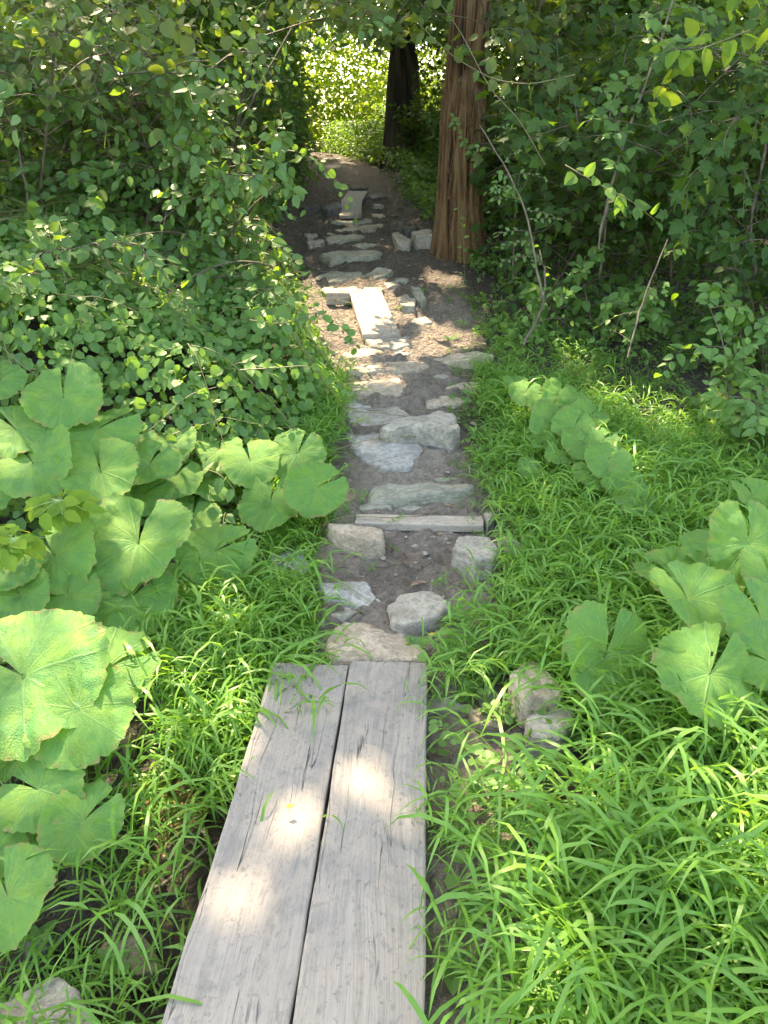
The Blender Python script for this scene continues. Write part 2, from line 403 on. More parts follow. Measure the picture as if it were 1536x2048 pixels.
def mat_bark(name, groove, mid, top, grey):
    m, nt, out = mat_new(name); k = N(nt)
    tc = k.n('ShaderNodeTexCoord'); P = tc.outputs['Object']
    rd = k.n('ShaderNodeAttribute', attribute_name='ridge').outputs['Fac']
    ga = k.n('ShaderNodeAttribute', attribute_name='grey').outputs['Fac']
    fib = k.noise(k.mapping(P, (95, 95, 5)), 1, 5, .7, .5)
    pat = k.noise(k.mapping(P, (8, 8, 1.6)), 1, 4, .6)
    f = k.math('ADD', k.math('MULTIPLY', rd, .75), k.math('MULTIPLY', k.math('SUBTRACT', fib, .5), .9))
    base = k.ramp(f, [(.12, groove), (.42, mid), (.8, top)])
    g = k.math('MULTIPLY', ga, k.ramp(k.math('ADD', pat, k.math('MULTIPLY', k.math('SUBTRACT', rd, .5), .3)), [(.3, 0.0), (.55, 1.0)]))
    base = k.mix(g, base, k.ramp(fib, [(.3, tuple(x*.35 for x in grey)), (.65, grey)]))
    p = k.n('ShaderNodeBsdfPrincipled'); p.inputs['Roughness'].default_value = .85
    k.l(base, p.inputs['Base Color']); k.l(k.bump(fib, .9, .02), p.inputs['Normal'])
    k.l(p.outputs[0], out.inputs[0]); return m
M['bark'] = mat_bark('stringy_orange_bark', (.014,.008,.004), (.12,.055,.018), (.215,.125,.055), (.27,.235,.20))
M['darkbark'] = mat_bark('dark_bark', (.02,.014,.009), (.06,.04,.024), (.12,.085,.055), (.14,.12,.10))
M['water'] = None
def mat_water():
    m, nt, out = mat_new('puddle_water'); k = N(nt)
    tc = k.n('ShaderNodeTexCoord')
    p = k.n('ShaderNodeBsdfPrincipled'); p.inputs['Base Color'].default_value = (.10,.06,.035,1); p.inputs['Roughness'].default_value = .06
    k.l(k.bump(k.noise(tc.outputs['Object'], 14, 3), .15, .02), p.inputs['Normal'])
    k.l(p.outputs[0], out.inputs[0]); return m
M['water'] = mat_water()

# ------------------------------------------------------------------ stones
def resample(poly, n):
    P = np.array(poly+[poly[0]], float); d = np.r_[0, np.cumsum(np.linalg.norm(np.diff(P, axis=0), axis=1))]
    t = np.linspace(0, d[-1], n, endpoint=False)
    return np.stack([np.interp(t, d, P[:, i]) for i in range(P.shape[1])], 1)
STONES_XY = []
G1 = 'flat stones laid as steps along the path'
def stone(pts, h, thick, mat, label, group='flat stones laid as steps along the path', seed=0, name='stepping_stone', cat='stone', tilt=0.0, side=0.0, rough=1.0):
    c0 = np.mean(pts, axis=0)
    G = np.array([on_ground(p[0], p[1], off=h) for p in pts]); W = G[:, :2]
    c = W.mean(axis=0); zt = G[:, 2].mean()
    if group == G1 and c0[1] < 1000: W = c+(W-c)*1.12
    if c[1] > 3.5:      # stones bedded in the slope follow part of it
        tilt += float((H(c[0], c[1]+.2)-H(c[0], c[1]-.2))/.4)
    STONES_XY.append((c, W))
    n = 64; h_ = h
    R = resample([tuple(p) for p in (W-c)], n)
    for _ in range(1): R = .84*R+.08*np.roll(R, 1, 0)+.08*np.roll(R, -1, 0)
    size = np.abs(R).max()
    sd = seed or (abs(hash((round(c0[0]), round(c0[1])))) % 97)
    jit = (fbm(R[:, 0]/size*5+sd, R[:, 1]/size*5, sd, 3)-.5)*.16*size
    R = R*(1+jit/np.maximum(np.linalg.norm(R, axis=1), 1e-6))[:, None]
    rings = [(1.06, -thick-.03, 0), (1.04, -thick*.55, .25), (1.015, -.25*min(thick, .05)-.006, .6), (.99, -.006, .8), (.955, 0, 1), (.88, .002, 1), (.78, .003, 1), (.67, .004, 1), (.55, .005, 1), (.43, .005, 1), (.3, .005, 1), (.16, .005, 1)]
    Vs = []
    for s, dz, k in rings:
        P = R*s
        ledge = 1+(fbm(P[:, 0]*22+sd, P[:, 1]*22, dz*60+sd, 2)-.5)*.12*(1-k)
        P = P*ledge[:, None]
        z = dz + k*rough*((fbm(P[:, 0]*6+sd, P[:, 1]*6, sd, 4)-.5)*.04 + (np.floor(fbm(P[:, 0]*5+sd, P[:, 1]*9, sd+3, 3)*7)/7-.5)*.022 + (fbm(P[:, 0]*25+sd, P[:, 1]*25, sd, 2)-.5)*.012)*min(1.0, size/.12)
        z = z + tilt*P[:, 1]*k + side*P[:, 0]*k
        Vs.append(np.column_stack([P, z]))
    Vs = np.vstack(Vs+[[[0, 0, .005+rough*(fbm(sd, 0, sd, 4)-.5)*.05*min(1.0, size/.12)]]])
    F = []
    for r in range(len(rings)-1):
        for i in range(n):
            a, b = r*n+i, r*n+(i+1) % n; d, e = a+n, b+n
            F += [(a, b, e), (a, e, d)]
    k0 = (len(rings)-1)*n
    F += [(k0+i, k0+(i+1) % n, len(Vs)-1) for i in range(n)]
    # outline may be clockwise
    A = np.sum(R[:, 0]*np.roll(R[:, 1], -1)-np.roll(R[:, 0], -1)*R[:, 1])
    F = np.array(F)
    if A < 0: F = F[:, ::-1]
    me = mesh_np(name, Vs, F, M[mat], None, True)
    o = link(name, me, None, (c[0], c[1], zt))
    return tag(o, label, cat, group)
G1 = 'flat stones laid as steps along the path'; G2 = 'loose rocks lying beside the path'
SL = [
 ([(660,1262),(690,1235),(722,1228),(745,1236),(775,1262),(835,1282),(856,1300),(846,1326),(700,1330),(660,1326),(650,1290)], .035,.06,'tan','large tan grey stepping stone touching the far end of the two planks',G1),
 ([(776,1205),(800,1185),(840,1177),(870,1185),(910,1213),(885,1232),(850,1247),(805,1254),(782,1238)], .06,.10,'grey','rounded lilac grey boulder stone right of the blue stone past the planks',G1),
 ([(636,1172),(680,1158),(735,1155),(745,1175),(765,1199),(740,1209),(700,1204),(650,1196)], .045,.08,'blue','blue grey flat stone at the left edge of the mud patch',G1),
 ([(640,1213),(700,1208),(716,1226),(690,1236),(645,1234)], .015,.04,'grey','small flat stone half buried in front of the blue grey stone',G2),
 ([(722,1218),(750,1214),(757,1228),(730,1234)], .015,.03,'tan','pebble sized stone between the blue stone and the rounded boulder',G2),
 ([(537,1100),(560,1082),(600,1085),(617,1120),(612,1150),(585,1160),(560,1142),(545,1120)], .05,.09,'pale','bluish white stone in the grass beside the large leaves',G2),
 ([(655,1047),(690,1035),(745,1040),(765,1052),(768,1086),(735,1089),(700,1077),(670,1062)], .085,.10,'tan','tan flat stone covering the left end of the crosswise plank',G1),
 ([(917,1065),(935,1062),(975,1070),(1003,1103),(985,1115),(950,1120),(925,1100),(905,1090)], .10,.15,'grey','blocky pale grey stone right of the mud patch',G1),
 ([(1002,1065),(1030,1076),(1052,1100),(1015,1110),(998,1085)], .05,.09,'grey','narrow stone in grass right beside the blocky grey stone',G2),
 ([(755,965),(790,953),(850,957),(934,970),(930,985),(880,993),(790,1004),(748,999)], .04,.06,'green','broad flat greenish slate stone behind the crosswise plank',G1),
 ([(865,955),(900,950),(930,956),(926,966),(870,962)], .02,.04,'green','small slate sliver behind the broad flat slate',G2),
 ([(715,1004),(750,1002),(785,1018),(720,1020)], .02,.03,'green','thin slate chip left, between broad slate and crosswise plank',G2),
 ([(792,1008),(850,1009),(848,1020),(797,1021)], .015,.03,'green','thin slate chip centre, between broad slate and crosswise plank',G2),
 ([(968,1026),(985,1022),(991,1035),(975,1047)], .05,.07,'grey','fist sized stone at the right end of the crosswise plank',G2),
 ([(708,895),(722,870),(765,866),(800,871),(838,888),(832,905),(815,926),(775,933),(735,921)], .05,.09,'blue','large cracked blue grey stepping stone below the pair of joined rocks',G1),
 ([(842,888),(870,884),(887,893),(882,906),(850,906)], .02,.05,'dkstone','dark wet stone in the mud right of the cracked stepping stone',G2),
 ([(697,820),(750,814),(790,815),(817,830),(800,845),(750,854),(705,846)], .05,.09,'grey','left slab of the joined pair of grey rocks',G1),
 ([(768,850),(800,834),(845,829),(885,817),(907,832),(913,852),(895,862),(860,852),(825,848),(790,857)], .13,.17,'grey','tall right rock of the joined pair with a whitish shoulder',G1),
 ([(690,800),(720,796),(752,808),(742,815),(698,818)], .04,.06,'blue','narrow grey stone wedged behind the left joined slab',G1),
 ([(690,762),(750,756),(795,760),(802,778),(796,794),(740,788),(695,779)], .07,.11,'tan','sunlit broad step stone with an overhanging front edge',G1),
 ([(800,797),(813,792),(823,800),(812,807)], .03,.05,'pale','tiny whitish stone right of the sunlit step',G2),
 ([(822,787),(842,783),(847,799),(826,804)], .03,.05,'dkstone','small black stone beside the tiny whitish one',G2),
 ([(822,777),(848,770),(868,774),(862,784),(830,787)], .03,.05,'grey','small flat light stone behind the black stone',G2),
 ([(875,771),(925,763),(962,769),(945,784),(892,790)], .02,.05,'tan','flat muddy stone at the right edge of the path by grass',G1),
 ([(697,734),(760,723),(846,717),(848,733),(790,741),(705,746)], .05,.09,'tan','long narrow step stone half in sun below the middle plank',G1),
 ([(715,747),(765,743),(766,753),(718,757)], .02,.04,'grey','thin slab just under the long narrow step stone',G2),
 ([(780,752),(805,748),(807,757),(785,760)], .01,.03,'grey','flat pebble right of the thin slab',G2),
 ([(860,748),(885,742),(899,752),(880,763),(862,761)], .03,.05,'green','mossy stone in small weeds right of the long step',G2),
 ([(733,677),(812,671),(815,690),(790,698),(745,693)], .05,.08,'grey','grey step stone supporting the near end of the middle plank',G1),
 ([(868,713),(905,700),(960,704),(988,712),(950,723),(890,723)], .05,.08,'tan','long tan stone at grass edge right of the path',G2),
 ([(683,584),(698,572),(750,566),(767,574),(757,586),(700,589)], .05,.07,'tan','sunlit flat stone at the far end of the middle plank',G1),
 ([(795,592),(812,585),(832,598),(830,613),(803,610)], .07,.10,'grey','rounded grey rock right of the middle plank',G2),
 ([(822,570),(838,572),(852,597),(843,605),(826,590)], .07,.10,'green','leaning slate right of the rounded grey rock',G2),
 ([(762,566),(790,562),(800,573),(775,579)], .03,.05,'grey','small stone behind the right corner of the middle plank',G2),
 ([(636,557),(665,545),(700,540),(728,542),(735,555),(715,563),(650,563)], .05,.07,'green','wide flat step stone above the sunlit mud on the left',G1),
 ([(733,546),(760,536),(783,543),(768,554),(742,559)], .06,.08,'green','pointed flat stone above the sunlit mud on the right',G1),
 ([(646,511),(680,498),(705,497),(745,493),(757,500),(752,510),(715,517),(670,520)], .07,.09,'green','large lens shaped slate step in the shade',G1),
 ([(698,488),(725,482),(750,488),(753,494),(715,495)], .04,.05,'green','small slate peeking out above the large lens shaped step',G1),
 ([(653,476),(680,468),(720,466),(727,472),(700,480),(660,486)], .05,.07,'green','fourth step down from the far plank, tilted left',G1),
 ([(670,456),(700,449),(762,450),(742,457),(700,463),(670,463)], .04,.06,'tan','step stone with a sun spot, second below the far plank',G1),
 ([(666,441),(700,433),(740,435),(740,446),(700,448),(668,448)], .04,.05,'green','first flat step directly below the far plank',G1),
 ([(613,480),(640,476),(649,483),(641,491),(618,491)], .06,.08,'grey','loaf shaped grey stone left of the shaded steps',G2),
 ([(608,467),(635,464),(643,472),(615,475)], .03,.05,'grey','low stone behind the loaf shaped grey stone',G2),
 ([(783,461),(792,458),(824,479),(818,488),(795,488)], .08,.10,'grey','wedge shaped pale rock between the steps and the tree',G2),
 ([(824,464),(845,455),(864,457),(866,476),(832,473)], .13,.15,'grey','square pale rock against the orange tree trunk',G2),
 ([(803,453),(828,448),(836,459),(815,466)], .07,.08,'dkstone','dark rock behind the wedge shaped pale rock',G2),
 ([(757,492),(780,490),(785,497),(765,499)], .01,.03,'grey','flat fragment right of the large lens shaped step',G2),
 ([(643,412),(665,400),(682,402),(681,421),(655,424)], .10,.12,'dkstone','dark mossy rock left of the far plank',G2),
 ([(598,410),(628,405),(641,415),(610,422)], .06,.08,'dkstone','dark rock farthest left of the far plank',G2),
 ([(735,389),(768,384),(774,392),(745,399)], .05,.07,'dkstone','flat dark stone right of the far plank',G2),
 ([(747,409),(762,406),(767,413),(750,416)], .04,.05,'grey','little stone in the black hollow right of the far plank',G2),
 ([(698,376),(725,369),(738,375),(715,381)], .03,.05,'dkstone','flat stone just beyond the far plank',G1),
 ([(648,333),(675,327),(690,332),(662,338)], .02,.05,'grey','pale slab sunk in the path beyond the far plank, nearer of two',G1),
 ([(644,317),(668,313),(680,317),(655,321)], .02,.05,'grey','pale slab sunk in the path just before the bend, farther of two',G1),
 ([(790,345),(812,341),(822,348),(800,353)], .08,.10,'grey','grey rock in ivy right of the far path',G2),
 ([(-60,2010),(10,1990),(60,1960),(110,1945),(140,1960),(170,2010),(195,2050),(190,2120),(-60,2140)], .12,.16,'grey','large smooth grey boulder in the bottom left corner',G2),
 ([(232,1880),(280,1860),(312,1895),(328,1940),(275,1955),(235,1925)], .04,.08,'olive','olive brown rock in the weeds left of the planks',G2),
 ([(40,1870),(88,1858),(102,1900),(55,1922)], .04,.07,'dkstone','dark rock behind the bottom left boulder',G2),
 ([(1020,1350),(1045,1322),(1065,1312),(1085,1330),(1105,1362),(1128,1385),(1118,1402),(1045,1398)], .13,.18,'tan','pinkish brown upright rock in grass right of the planks',G2),
 ([(1055,1425),(1100,1408),(1150,1412),(1148,1450),(1120,1482),(1060,1472)], .09,.14,'grey','grey flat stone in the grass below the pinkish rock',G2),
 ([(938,1420),(985,1400),(1032,1420),(1003,1462),(952,1452)], .035,.08,'olive','dull stone low in the grass beside the end of the right plank',G2),
 ([(952,2052),(985,2037),(1025,2041),(1040,2090),(955,2095)], .06,.10,'tan','tan stone cut off by the bottom edge of the photo',G2),
 ([(646,577),(680,568),(716,566),(702,579),(656,585)], .04,.06,'tan','long sunlit slab left behind the upper end of the middle plank',G1),
 ([(768,557),(798,552),(816,561),(790,568)], .03,.05,'green','flat slate right of the pointed flat stone above the sunlit mud',G1),
 ([(690,702),(728,696),(768,700),(762,713),(702,716)], .035,.05,'tan','muddy low slab between the middle plank and the long narrow step',G1),
 ([(776,706),(802,700),(822,708),(806,718),(782,718)], .03,.05,'grey','little slab right of the muddy low slab below the middle plank',G2),
 ([(655,545),(640,566),(622,568),(628,552)], .03,.05,'grey','rough stone at the left end of the wide flat step',G2),
 ([(690,862),(712,856),(718,880),(700,888)], .03,.05,'grey','narrow stone left of the large cracked stepping stone',G2),
 ([(748,802),(790,800),(800,812),(760,814)], .03,.05,'tan','flat muddy slab behind the joined pair of rocks',G1),
 ([(672,468),(655,474),(640,470),(656,463)], .03,.05,'green','slate chip at the left of the tilted fourth step',G2),
 ([(742,428),(765,425),(772,433),(750,437)], .03,.05,'tan','small tan stone right of the far plank lower end',G2),
 ([(690,524),(730,521),(748,528),(700,533)], .02,.04,'green','flush flat slate in front of the large lens shaped step',G1),
 ([(850,800),(900,792),(940,800),(905,812),(860,812)], .03,.05,'tan','low tan slab behind the tall right rock',G1),
 ([(820,640),(850,634),(866,644),(840,652)], .03,.05,'grey','grey stone in the weeds right of the middle plank',G2),
 ([(240,1480),(262,1473),(272,1495),(250,1508)], .03,.05,'olive','rusty brown pebble in the wet ditch',G2),
 ([(1190,1000),(1215,994),(1222,1006),(1200,1012)], .02,.05,'grey','small stone lost in the right grass',G2),
]
for i, (pts, h, tk, mt, lb, gr) in enumerate(SL):
    if gr == G1 and h < .1: h *= .85
    stone(pts, h, tk, mt, lb, gr, seed=i*3+5, name='stepping_stone' if gr == G1 else 'rock', cat='stone' if gr == G1 else 'rock',
          tilt=-.05 if i % 3 else -.12, side=[0, .05, -.05, .08][i % 4])
# ------------------------------------------------------------------ ground
def axis(segs):
    out = [segs[0][0]]
    for a, b, s in segs:
        n = max(1, int(round((b-a)/s)))
        out += list(np.linspace(a, b, n+1)[1:])
    return np.array(out)
GX = axis([(-90, -20, 10), (-20, -6, 1), (-6, -1.6, .15), (-1.6, 1.6, .023), (1.6, 6, .11), (6, 20, 1), (20, 90, 10)])
GY = axis([(-40, -2, 6), (-2, .4, .2), (.4, 6.2, .024), (6.2, 10, .05), (10, 18, .12), (18, 40, 1), (40, 160, 10)])
XX, YY = np.meshgrid(GX, GY)
ZZ = Hn(XX, YY)
# mud packed under and around the big step stone
ZZ += .06*np.exp(-(((XX-.22)/.16)**2+((YY-4.45)/.12)**2))
for c_, W_ in STONES_XY:       # soil trodden up against the stones
    if c_[1] > 12: continue
    r_x, r_y = np.abs(W_-c_).max(axis=0)
    q_ = np.hypot((XX-c_[0])/r_x, (YY-c_[1])/r_y)
    ZZ += (.008 if c_[1] < 3.4 else .022)*np.exp(-((q_-1.05)/.3)**2)*(.4+1.2*fbm(XX*7, YY*7, 8, 2))
on_path = np.abs(XX-cx(YY)) < cw(YY)+(fbm(XX*3, YY*3, 9, 3)-.5)*.3
V = np.stack([XX, YY, ZZ], -1).reshape(-1, 3)
ny, nx = XX.shape
idx = np.arange(nx*ny).reshape(ny, nx)
Q = np.stack([idx[:-1, :-1], idx[:-1, 1:], idx[1:, 1:], idx[1:, :-1]], -1).reshape(-1, 4)
pm = (on_path & (YY > 2.0) & (YY < 24))[:-1, :-1].reshape(-1)
wet = (smooth((-XX-.2)/.15)*smooth((2.7-YY)/.4)*smooth((YY+.2)/.5))
wet = np.maximum(wet, .5*smooth(1-np.abs(XX-.1)/.35)*smooth(1-np.abs(YY-2.75)/.35))
wet = np.maximum(wet, .8*smooth(1-np.abs(XX-.25)/.45)*smooth(1-np.abs(YY-8.6)/.5))
soil_shade = smooth((np.abs(XX-cx(YY))-cw(YY)-.02)/.25)
soil_shade = np.maximum(soil_shade, .72*smooth((YY-5.9)/1.0))  # far path mud darkened, deep shade painted into its colour
def sub(name, mask):
    q = Q[mask]; u, inv = np.unique(q, return_inverse=True)
    me = mesh_np(name, V[u], inv.reshape(q.shape), M['mud'], {'wet': wet.ravel()[u], 'soil_shade': soil_shade.ravel()[u]}, True)
    return tag(link(name, me), kind='structure')
sub('path', pm); sub('ground', ~pm)
# shallow muddy water in the ditch left of the boards
th = np.linspace(0, 2*math.pi, 48, endpoint=False)
def puddle(cxp, cyp, rx, ry, z):
    r = .75+.5*fbm(np.cos(th)*1.6+cxp*3, np.sin(th)*1.6+cyp, 2, 3)
    P = np.stack([cxp+rx*r*np.cos(th), cyp+ry*r*np.sin(th), np.full(48, z)], 1)
    Vp = np.vstack([P, [[cxp, cyp, z]]]); F = [(i, (i+1) % 48, 48) for i in range(48)]
    tag(link('puddle', mesh_np('puddle', Vp, F, M['water'])), kind='structure')
gp = on_ground(240, 1560); puddle(gp[0], gp[1], .16, .2, float(H(gp[0], gp[1]))-.004)
gp = on_ground(330, 1660); puddle(gp[0], gp[1], .12, .18, float(H(gp[0], gp[1]))-.004)

def near_stone(x, y, pad=0.0):
    m = np.zeros(len(x), bool)
    for c, W in STONES_XY:
        r = np.abs(W-c).max(axis=0)+pad+(.02 if (c[0] > .2 and c[1] < 2.3) else 0)
        m |= ((x-c[0])/r[0])**2+((y-c[1]+(.10 if (c[0] > .2 and c[1] < 2.3) else 0))/(r[1]+(.09 if (c[0] > .2 and c[1] < 2.3) else 0)))**2 < 1
    return m

# ------------------------------------------------------------------ planks
def plank_mesh(L, W, T, name, mat, seed, chip=.004, bow=0.0):
    """plank centred at origin, top at z=0, running along local y"""
    ns = max(10, int(L/.025))
    ys = np.linspace(-L/2, L/2, ns)
    b = .006
    xs = [-W/2+b, -W/4, 0, W/4, W/2-b]
    prof = [(x, 0) for x in xs]+[(W/2-b*.3, -b*.3), (W/2, -b), (W/2, -T/2), (W/2, -T+b), (W/2-b, -T), (0, -T), (-W/2+b, -T), (-W/2, -T+b), (-W/2, -T/2), (-W/2, -b), (-W/2+b*.3, -b*.3)]
    k = len(prof); Vs = []
    for j, y in enumerate(ys):
        for (x, z) in prof:
            e = smooth((abs(x)-W*.3)/(W*.2))
            dx = (fbm(y*7+seed, x*3, seed, 3)-.5)*chip*3*e*np.sign(x)
            dz = (fbm(x*25+seed, y*6, seed, 3)-.5)*.005 + bow*(1-(2*y/L)**2)
            dy = (fbm(x*30+seed, seed, z*20, 3)-.5)*.012*(1 if j in (0, ns-1) else 0)
            Vs.append((x+dx, y+dy, z+dz*(z > -T+b)))
    F = []
    for j in range(ns-1):
        for i in range(k):
            a, c = j*k+i, j*k+(i+1) % k
            F.append((a, c, c+k, a+k))
    Vs = np.array(Vs)
    c0, c1 = len(Vs), len(Vs)+1
    Vs = np.vstack([Vs, [Vs[:k].mean(0)], [Vs[-k:].mean(0)]])
    Fq = np.array(F); T3 = []
    for q in Fq: T3 += [(q[0], q[3], q[2]), (q[0], q[2], q[1])]
    for i in range(k):
        T3.append((c0, i, (i+1) % k)); T3.append((c1, (ns-1)*k+(i+1) % k, (ns-1)*k+i))
    T3 = np.array(T3)[:, ::-1]
    return mesh_np(name, Vs, T3, mat)
# two long foreground planks
e1, e2 = on_plane(323, 2043, 0), on_plane(545, 1330, 0)
m1, m2 = on_plane(582.5, 2047, 0), on_plane(696.5, 1327.5, 0)
r1, r2 = on_plane(849, 2047, 0), on_plane(857, 1322, 0)
def plank_between(parent, name, a1, a2, b1, b2, y0, T, mat, seed, zoff=0):
    """left edge a1->a2, right edge b1->b2, starting at world y0"""
    da = (a2-a1); db = (b2-b1)
    A0 = a1+da*(y0-a1[1])/da[1]; B0 = b1+db*(y0-b1[1])/db[1]
    top = (a2+b2)/2; bot = (A0+B0)/2
    L = np.linalg.norm(top-bot); W = (np.linalg.norm(a2-b2)+np.linalg.norm(A0-B0))/2
    ang = math.atan2(-(top-bot)[0], (top-bot)[1])
    me = plank_mesh(L, W, T, name, mat, seed)
    o = link(name, me, parent)
    c = (top+bot)/2
    o.location = Vector((c[0], c[1], c[2]+zoff))-(parent.location if parent else Vector()); o.rotation_euler = (0, 0, ang)
    return o
bridge = empty('plank_bridge', (0, 1.2, 0), 'two long weathered grey planks laid side by side over the ditch in the foreground', 'footbridge')
gapw = .004
dv = np.array([gapw, 0, 0])
plank_between(bridge, 'plank', e1, e2, m1-dv, m2-dv*.5, -.55, .05, M['wood'], 3)
plank_between(bridge, 'plank', m1+dv*.5, m2+dv*.5, r1, r2, -.5, .05, M['wood'], 19, .003)
jm = plank_mesh(.78, .09, .07, 'joist', M['wood'], 31)
for yy, zz in ((1.93, -.053), (.1, -.053)):
    j = link('joist', jm, bridge); j.location = Vector((.02, yy, zz))-bridge.location; j.rotation_euler = (0, 0, math.pi/2+.03)
nm_v = []
def flat_plank(px4, h, T, mat, label, seed, group='planks bridging wet spots further up the path', zt=None, pitch=0.0):
    """corners far-left, far-right, near-right, near-left in the photograph"""
    P = [on_ground(p[0], p[1], h) for p in px4]
    far, near = (P[0]+P[1])/2, (P[2]+P[3])/2
    L = np.linalg.norm(far-near); W = (np.linalg.norm(P[0]-P[1])+np.linalg.norm(P[2]-P[3]))/2
    me = plank_mesh(L, W, T, 'plank', mat, seed, .003)
    o = link('plank', me, None, tuple((far+near)/2)); d = far-near
    o.rotation_euler = (math.atan2(d[2], math.hypot(d[0], d[1])), 0, math.atan2(-d[0], d[1]))
    return tag(o, label, 'plank', group)
# crosswise plank: build along x
zc = on_ground(840, 1035, .035)[2]
a, b = on_plane(712, 1036, zc), on_plane(966, 1041, zc)
me = plank_mesh(np.linalg.norm(b-a), .092, .04, 'plank', M['freshwood'], 51, .002)
o = link('plank', me, None, tuple((a+b)/2)); d = b-a; o.rotation_euler = (0, 0, math.atan2(-d[0], d[1]))
tag(o, 'short pale plank laid crosswise behind the mud patch', 'plank', 'planks bridging wet spots further up the path')
flat_plank([(697,586),(766,584),(797,664),(728,670)], .07, .045, M['freshwood'], 'sun dappled tan plank halfway up the path', 63)
flat_plank([(682,398),(725,398),(722,431),(679,431)], .09, .03, M['wood'], 'grey plank farther up, its near end above the slate steps', 71, pitch=.05)
flat_plank([(697,383),(735,381),(725,398),(685,400)], .085, .03, M['wood'], 'short grey plank angled right behind the grey far plank', 77)
# upright board by the middle plank
z0 = on_ground(675, 612, 0); p0 = on_ground(655, 612, 0); p1 = on_ground(697, 612, 0)
me = plank_mesh(np.linalg.norm(p1-p0)+.02, .09, .03, 'board', M['freshwood'], 80, .002)
o = link('board', me, None, tuple((p0+p1)/2+np.array([0, 0.015, .05]))); o.rotation_euler = (0, math.radians(90), math.radians(-90))
o.rotation_euler = Matrix(((0, 1, 0), (0, 0, -1), (-1, 0, 0))).to_euler()
tag(o, 'short board set on edge left of the dappled plank', 'board')

# ------------------------------------------------------------------ leaf templates (x across -.5..5, y along 0..1, z up), triangles
def T_strip(half, ys, fold=.12, droop=.12):
    """leaf with midrib: half-width at each y; tips closed"""
    V = [(0, 0, 0)]; mid = [0]; lf = [0]; rt = [0]
    for y, h in zip(ys, half):
        z = -droop*y*y
        V += [(0, y, z), (-h, y, z+fold*h*2), (h, y, z+fold*h*2)]
        n = len(V); mid.append(n-3); lf.append(n-2); rt.append(n-1)
    V.append((0, 1, -droop)); tip = len(V)-1
    F = [(0, mid[1], lf[1]), (0, rt[1], mid[1])]
    for i in range(1, len(ys)):
        F += [(mid[i], mid[i+1], lf[i+1]), (mid[i], lf[i+1], lf[i]), (mid[i], rt[i], rt[i+1]), (mid[i], rt[i+1], mid[i+1])]
    F += [(mid[-1], tip, lf[-1]), (mid[-1], rt[-1], tip)]
    return np.array(V, float), np.array(F)
T_OV = T_strip([.24, .33, .20], [.14, .42, .76])
T_RD = T_strip([.34, .46, .30], [.08, .45, .84], .08, .08)
T_R2 = T_strip([.40, .40], [.22, .68], .08, .1)
T_LN = T_strip([.11, .14, .08], [.15, .45, .78], .2, .25)
T_QD = (np.array([(0,0,0), (-.28,.45,.04), (.28,.45,.04), (0,1,-.08)], float), np.array([(0,2,1), (1,2,3)]))
def T_lobed():
    pts = [(0,0),(.18,-.06),(.42,.12),(.30,.26),(.58,.50),(.32,.52),(.24,.62),(0,1.0)]
    full = pts+[(-x, y) for x, y in pts[-2:0:-1]]
    V = [(0, .3, .02)]+[(x, y, -.12*(x*x*2+y*y)+(.02 if i % 2 else -.01)) for i, (x, y) in enumerate(full)]
    n = len(full); return np.array(V, float), np.array([(0, i+1, (i+1) % n+1) for i in range(n)])
T_LB = T_lobed()

class Leaves:
    def __init__(s): s.p = []; s.a = []; s.n = []; s.L = []; s.w = []
    def add(s, p, a, n, L, w=1.0):
        p = np.atleast_2d(p); k = len(p)
        s.p.append(p); s.a.append(np.broadcast_to(a, (k, 3))); s.n.append(np.broadcast_to(n, (k, 3)))
        s.L.append(np.broadcast_to(L, (k,))); s.w.append(np.broadcast_to(w, (k,)))
    def arrays(s): return [np.concatenate(q) for q in (s.p, s.a, s.n, s.L, s.w)]
def place(T, arr, rn):
    p, a, n, L, wd = arr
    a = unit(a); s = unit(np.cross(a, n)); n = np.cross(s, a)
    tv, tf = T
    V = p[:, None, :] + tv[None, :, 0:1]*(L*wd)[:, None, None]*s[:, None, :] + tv[None, :, 1:2]*L[:, None, None]*a[:, None, :] + tv[None, :, 2:3]*L[:, None, None]*n[:, None, :]
    F = tf[None]+(np.arange(len(p))*len(tv))[:, None, None]
    return V.reshape(-1, 3), F.reshape(-1, 3), np.repeat(rn, len(tv))
leaf_cache = {}
def leaf_mesh(T, mat, key):
    if key not in leaf_cache:
        leaf_cache[key] = mesh_np('leaf', T[0], T[1], mat, {'rnd': np.zeros(len(T[0]))})
    return leaf_cache[key]
